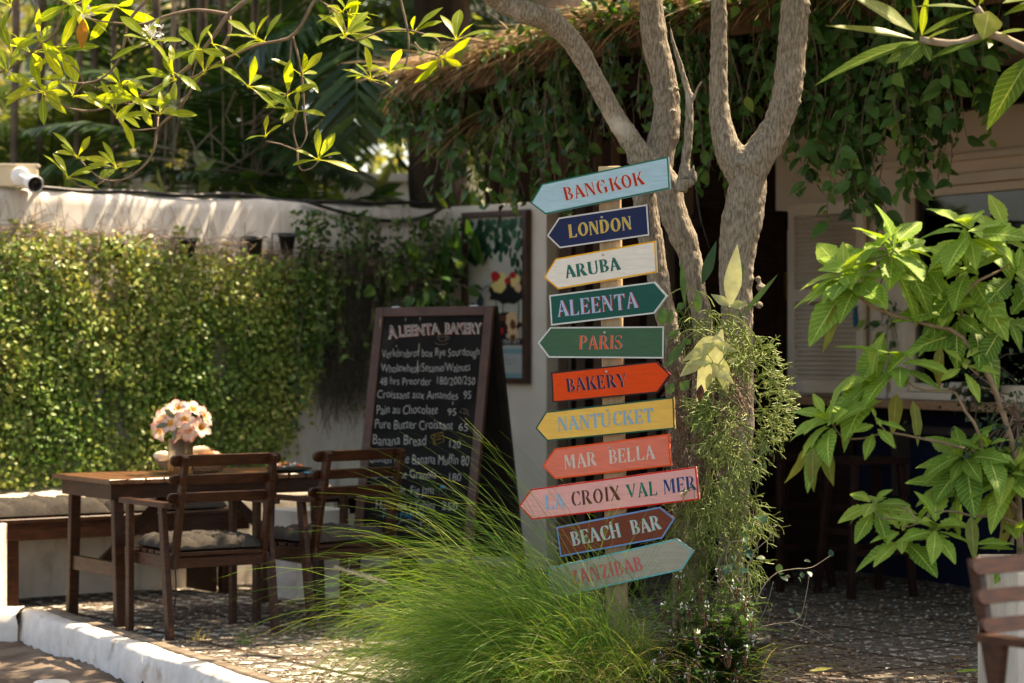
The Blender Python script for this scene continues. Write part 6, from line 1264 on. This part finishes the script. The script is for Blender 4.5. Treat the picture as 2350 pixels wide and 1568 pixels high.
# ------------------------------------------------------------------ frangipani branch top right
fb=thing('frangipani_tree','frangipani branch with big strap leaves reaching in at the top right corner','tree',(2.9,8.9,0)); YF=8.6
def c3(x,y): return (1561+.336*x,.336*y)
mb=MB(); limb(mb,[c3(1640,272),(1561+.336*1880,100),c3(2130,240),c3(2350,330),c3(2700,470),c3(3000,700)],YF,[8,9,10,12,15,18],24,10); limb(mb,[c3(2130,240),c3(2090,150),c3(2020,50)],YF,[10,9,8],10,10)
p=P(*c3(3000,700),YF); mb.tube(spline([p,p+[.25,.3,-.4],[2.9,8.9,.9],[2.9,8.9,0]],16),np.linspace(.030,.07,16),10); mb.build('branch',mat('grey_frangipani_bark',(.20,.16,.12),(.32,.26,.20),30,.8,.5,bdist=.004),fb,smooth=True)
fll=leafmat('frangipani_leaf',vein=True,cols=[(.05,.12,.015),(.10,.19,.02),(.17,.25,.03),(.27,.31,.05)],tr=.55,rough=.4,trcol=(1.5,1.35,.4)); lf=MB()
def fleaf(a,b,w_,nv=(0,-.6,.8),tint=.5,droop=.1,y2=0):
    A=P(*c3(*a),YF); B=P(*c3(*b),YF-.05+y2); d=B-A; L=np.linalg.norm(d); leaves(lf,[A],d/L+np.array([0,0,droop*.8]),nv,L,w_*.336/FPX*YF,droop=droop,fold=.22,prof='lance',wave=.012,sub=14,tint=tint)
for a,b,w_,nv,t_,dr_ in (((1600,220),(1130,-60),170,(.3,-.7,.7),.75,.08),((1590,265),(990,172),110,(0,-.55,.8),.8,.06),((1640,285),(945,570),140,(-.2,-.6,.8),.35,.22),((1650,300),(1500,470),150,(-.3,-1,.2),.3,.1),((1600,310),(1420,440),110,(.2,-1,.3),.4,.1),((1610,220),(1590,-20),60,(.5,-.8,0),.2,.05),((1650,240),(1690,-60),70,(-.6,-.6,0),.7,.05),((1640,250),(2000,70),80,(.2,-.5,.8),.5,.1),((1660,280),(1900,180),80,(0,-.4,.9),.6,.1),((1660,300),(1705,410),70,(0,-1,.2),.1,.1),((2010,60),(1610,40),80,(0,-.4,.9),.45,.1),((2020,40),(1900,-60),60,(0,-.7,.6),.9,.05),((2110,80),(2070,270),210,(0,-1,.1),.9,.05),((2150,240),(2420,200),90,(0,-.4,.9),.55,.1),((2140,250),(1720,410),90,(0,-.7,.7),.15,.2),((2400,380),(2100,880),215,(-.5,-.9,.35),.3,.1),((2040,30),(2120,-60),60,(0,-.7,.6),.7,.05),((2420,-20),(2210,20),120,(0,-.5,.8),.6,.1),((2500,20),(2220,100),110,(0,-.5,.8),.5,.15),((2120,270),(2110,330),50,(0,-1,0),.4,.05)):
    fleaf(a,b,w_,nv,t_,dr_)
lf.build('foliage',fll,fb,smooth=True)
g_=np.random.default_rng(9); Q=np.stack([2.5+3.2*g_.random(9000),4.6+5.2*g_.random(9000),2.5+2.2*g_.random(9000)],1); out_=(Q[:,2]>CAMZ+.1445*Q[:,1]+.35)|(Q[:,0]>.2185*Q[:,1]+.45); rel=Q[:,None,:]-CL[None]; al=rel@SD; perp=np.linalg.norm(rel-al[...,None]*SD,axis=2); Q=Q[out_&np.all(perp>CR[None]+.05,axis=1)][:2000]
lf=MB(); L=.22+.10*g_.random(len(Q)); leaves(lf,Q,rand_unit(len(Q)),rand_unit(len(Q))*.6+[0,0,1],L,L*.34,prof='obov'); lf.build('crown',crown_l,fb)  # unseen crown added to block sky light from the front right
limbs_up(fb,[np.array([2.9,8.9,2.0])],Q,16); MB().tube([[2.9,8.9,.2],[2.92,8.9,1.2],[2.9,8.9,2.1]],[.08,.07,.06],10).build('trunk',bark,fb,smooth=True)
# fallen leaves on the paving
for (u,v,L,rz,m_,lab) in ((1885,1546,.105,8,shy,'long curled yellow leaf lying on the grid paving right of the black pot'),(2035,1541,.035,70,wf,'small whitish leaf fragment on the grid paving'),(2225,1549,.11,-10,shl,'pale green fallen leaf on the paving near the planter'),(2200,1516,.08,5,mat('dead_leaf',(.12,.07,.03),(.2,.12,.06),20,.9),'brown dead leaf on the paving before the planter'),(1845,1520,.03,30,mat('dead_leaf_dark',(.08,.03,.02),None,rough=.9),'tiny dark red leaf on the paving')):
    Y=FPX*1.42/(v-784); c=P(u,v,Y); c[2]=.012; mb=MB(); d=np.array([math.cos(R(rz)),math.sin(R(rz)),.0]); leaves(mb,[c-d*L/2],d,[.2,-.3,1],L,L*.32,droop=-.12,fold=.3,prof='lance',sub=9,wave=.05,tint=.7); tag(mb.build('fallen_leaf',m_,smooth=True),lab,'leaf')

# ------------------------------------------------------------------ palms, trunks and walls behind the garden wall
def pmtrunk(name,label,pts,Y,r_,m,disp=.05):
    t=thing(name,label,'tree',[*P(pts[-1][0],784,Y)[:2],0]); mb=MB(); W3=[P(u,v,Y) for u,v in pts]; W3.append(np.array([W3[-1][0],Y,-.2])); W3.insert(0,W3[0]+[.0,0,1.5]); S=spline(W3,30); mb.tube(S,np.interp(np.linspace(0,1,30),np.linspace(0,1,len(r_)),r_)*(1+.04*rng.normal(size=30)),18); o=mb.build('trunk',m,t,smooth=True); return t
tA=pmtrunk('broad_tree','broad dark fibrous tree trunk behind the left end of the thatch','x' and [(1015,-20),(1012,170),(1005,400)],16.6,[.20,.20,.21,.26],bark_dk)
tB=pmtrunk('broad_tree','pale pinkish tree trunk above the middle of the thatch',[(1272,-20),(1268,100),(1262,400)],18.5,[.25,.25,.26,.30],bark_lt)
tC=pmtrunk('broad_tree','smaller brown trunk seen above the thatch right of the leaning limb',[(1570,-20),(1568,100),(1566,400)],19.0,[.14,.14,.15,.2],bark_lt)
for t_,x,y,z,sd in ((tA,-.5,16.8,4.4,1),(tB,.3,18.6,5.2,2),(tC,1.3,19,5.4,3)):
    g_=np.random.default_rng(sd); n_=1300; pts=np.array([x,y,z+.6])+g_.normal(size=(n_,3))*[1.2,1.1,.55]; pts=pts[pts[:,2]>CAMZ+.15*pts[:,1]+.0]
    rel=pts[:,None,:]-CL[None]; al=rel@SD; perp=np.linalg.norm(rel-al[...,None]*SD,axis=2); pts=pts[np.all(perp>CR[None]*.8,axis=1)]
    crown(t_,pts,np.array([x,y,z-1]))
palm_l=leafmat('palm_leaflet',[(.015,.045,.014),(.03,.08,.022),(.06,.13,.03),(.14,.20,.045),(.24,.24,.07)],.35,.38,(1.3,1.25,.4),.5)
def palm_frond(lf,sx,base,az,el,L,bend,nl,ll,lw,tint,spread=1.0,twist=0):
    h=np.array([math.cos(az),math.sin(az),0]); ns=18; pts=[np.array(base,float)]
    for i in range(ns):
        e=el-bend*((i+.5)/ns)**1.2; pts.append(pts[-1]+(h*math.cos(e)+np.array([0,0,math.sin(e)]))*L/ns)
    pts=np.array(pts); sx.tube(pts,np.linspace(.012,.003,ns+1),5)
    tan=nrm(np.gradient(pts,axis=0)); x=np.linspace(.18,.99,nl); idx=x*ns; i0=np.clip(idx.astype(int),0,ns-1); f_=(idx-i0)[:,None]
    C=pts[i0]*(1-f_)+pts[np.minimum(i0+1,ns)]*f_; T=tan[i0]; S=nrm(np.cross(T,[0,0,1.])); U=np.cross(S,T); env=np.sin(np.clip(x*.85+.18,0,1)*math.pi)**.6
    for sg in (-1,1):
        D=T*.75+S*sg*spread+U*.15-np.array([0,0,.18])+.06*rng.normal(size=(nl,3)); leaves(lf,C,D,U+.15*rng.normal(size=(nl,3)),ll*(.35+.65*env),lw,droop=.28,fold=.15,prof='strap',sub=5,tint=np.clip(tint+.12*rng.normal(size=nl),.01,.99))
def palm(label,x,y,z0,n_,L,ll,lw,tint,el0=62,bend=75,seed=0,name='palm',trunk=True,nl=34,azr=None):
    t=thing(name,label,'palm',(x,y,0),group=None); lf=MB(); sx=MB(); b=np.array([x,y,z0])
    for k in range(n_):
        az=R(360*k/n_+20*rng.normal()) if azr is None else R(azr[0]+(azr[1]-azr[0])*rng.random()); palm_frond(lf,sx,b+rng.normal(size=3)*.03,az,R(el0+16*rng.normal()),L*(.75+.4*rng.random()),R(bend+20*rng.normal()),nl,ll,lw,tint+.1*rng.normal())
    sx.build('stalks',leafmat('palm_stalk',[(.06,.09,.03),(.14,.15,.05)],.1),t); lf.build('fronds',palm_l,t)
    if trunk: MB().tube(spline([b,[x+.03,y,z0*.5],[x,y,-.2]],8),.06,10).build('trunk',bark_dk,t)
    return t
def bgp(u,Y,v=None): 
    p=P(u,784 if v is None else v,Y); return p
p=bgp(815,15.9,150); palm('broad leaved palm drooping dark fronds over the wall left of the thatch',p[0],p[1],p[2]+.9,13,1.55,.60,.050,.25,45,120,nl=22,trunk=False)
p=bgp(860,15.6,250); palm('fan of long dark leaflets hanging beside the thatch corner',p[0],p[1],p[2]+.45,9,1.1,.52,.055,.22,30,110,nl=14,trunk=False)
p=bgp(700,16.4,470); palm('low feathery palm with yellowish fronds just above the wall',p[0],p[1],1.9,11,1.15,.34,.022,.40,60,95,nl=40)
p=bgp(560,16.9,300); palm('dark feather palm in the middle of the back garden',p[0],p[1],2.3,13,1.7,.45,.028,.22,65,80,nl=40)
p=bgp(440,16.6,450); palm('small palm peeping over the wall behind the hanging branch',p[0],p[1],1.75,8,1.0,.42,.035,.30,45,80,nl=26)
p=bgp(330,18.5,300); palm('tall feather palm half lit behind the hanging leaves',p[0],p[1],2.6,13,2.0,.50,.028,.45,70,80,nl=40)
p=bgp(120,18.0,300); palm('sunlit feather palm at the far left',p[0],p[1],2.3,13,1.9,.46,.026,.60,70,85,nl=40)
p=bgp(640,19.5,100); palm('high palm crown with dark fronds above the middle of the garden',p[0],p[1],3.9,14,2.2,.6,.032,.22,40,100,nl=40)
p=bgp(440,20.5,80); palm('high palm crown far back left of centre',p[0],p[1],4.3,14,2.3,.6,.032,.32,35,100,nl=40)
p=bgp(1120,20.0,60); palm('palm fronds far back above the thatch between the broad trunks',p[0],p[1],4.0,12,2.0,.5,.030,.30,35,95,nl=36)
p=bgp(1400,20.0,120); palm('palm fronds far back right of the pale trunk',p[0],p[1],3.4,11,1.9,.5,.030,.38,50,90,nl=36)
# slim stems and hanging aerial roots
slim=mat('slim_brown_stem',(.06,.04,.025),(.13,.09,.055),10,.8); 
GRP='slim stems standing in the back garden'
sxs=[(30,17.2,.028),(88,17.6,.030),(112,18.6,.022),(190,17.4,.024),(215,18.2,.030),(262,17.3,.018),(455,17.0,.035),(500,18.0,.022),(535,17.5,.020),(592,16.9,.026),(612,17.6,.016),(690,18.2,.024),(742,17.4,.020),(380,17.2,.030),(352,18.8,.020)]
for i,(u,Y,r_) in enumerate(sxs):
    b=P(u,784,Y); b[2]=-.2; tp_=P(u+14*rng.normal(),-60,Y); o=MB().tube(spline([tp_+[0,0,.3],(tp_+b)/2+rng.normal(size=3)*[.03,.03,0],b],14),r_*(1+.05*rng.normal(size=14)),8).build('slim_trunk',slim,smooth=True)
    tag(o,'slim dark stem standing among the palms behind the garden wall','trunk',GRP)
mb=MB()
for k in range(46):
    u=380+400*rng.random() if k<70 else 40+300*rng.random(); Y=16.2+2.5*rng.random(); a=P(u,-30,Y); L=.8+1.6*rng.random(); z=np.linspace(0,L,12); ph=rng.random()*6; mb.tube(np.stack([a[0]+.03*np.sin(z*2+ph),a[1]+0*z,a[2]-z],1),.004+.004*rng.random(),4,cap=False)
for k in range(14):
    u=480+260*rng.random(); Y=16.2; a=P(u,120+200*rng.random(),Y); mb.tube(spline([a,a+[.2*rng.normal(),0,-.25],a+[.35*rng.normal(),0,.05+.2*rng.normal()]],10),.005,4,cap=False)
tag(mb.build('aerial_roots',mat('pale_root',(.13,.10,.07),(.24,.19,.13),9,.9)),'thin pale aerial roots hanging from above in the back garden','roots')
# far hedge and under-storey, paler leaf tints painted in for sunlit spots
def foliage_mass(name,label,x0,x1,y0,y1,z0,z1,n_,L0,m,prof='ellip',wr=.3,kind='stuff'):
    Pp=np.stack([x0+(x1-x0)*rng.random(n_),y0+(y1-y0)*rng.random(n_),z0+(z1-z0)*rng.random(n_)],1); cl=np.sin(Pp[:,0]*2.7)*np.sin(Pp[:,2]*2.9+1)+.6*np.sin(Pp[:,0]*6.1+Pp[:,2]*4.3); Pp=Pp[rng.random(n_)<.62+.36*cl]; n2=len(Pp); L=L0*(.6+.8*rng.random(n2)); lf=MB(); leaves(lf,Pp,rand_unit(n2)+[0,0,-.5],rand_unit(n2)+[0,-.3,.6],L,L*wr,prof=prof,sub=4); o=lf.build(name,m,kind=kind); o['label']=label; o['category']='foliage'; return o
hedge=leafmat('far_sun_tinted_leaf',[(.07,.13,.025),(.17,.23,.05),(.30,.33,.09),(.46,.43,.17),(.60,.53,.26)],.4,.45,(1.25,1.2,.55)); under=leafmat('far_dark_leaf',[(.02,.055,.016),(.07,.14,.03),(.17,.24,.055),(.36,.38,.12)],.45,.45)
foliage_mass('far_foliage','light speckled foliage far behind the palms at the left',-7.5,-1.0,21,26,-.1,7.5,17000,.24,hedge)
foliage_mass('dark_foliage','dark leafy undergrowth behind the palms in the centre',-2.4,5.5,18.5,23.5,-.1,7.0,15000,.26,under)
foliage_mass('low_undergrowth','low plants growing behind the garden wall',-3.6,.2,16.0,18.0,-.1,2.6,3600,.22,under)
# pale buildings beyond
pw_=mat('pale_far_render',(.62,.56,.46),(.70,.64,.55),2,.9,.1)
def farwall(name,label,u0,u1,Y,zt,cat='wall'):
    a=P(u0,784,Y)[0]; b_=P(u1,784,Y)[0]; mb=MB().box(((a+b_)/2,Y,zt/2-.1),(b_-a,.25,zt+.2)); mb.box(((a+b_)/2,Y-.01,zt+.03),(b_-a+.06,.31,.06)); tag(mb.build(name,pw_),label,cat)
farwall('low_wall','low pale wall in the back garden behind the palms',150,1010,18.3,2.62)
farwall('pale_building','pale building wall glimpsed between the trunks above the thatch',980,1190,25.5,5.2,'building')
farwall('pale_building','pale house wall glimpsed through the leaves at the far left',-250,420,29.0,6.5,'building')
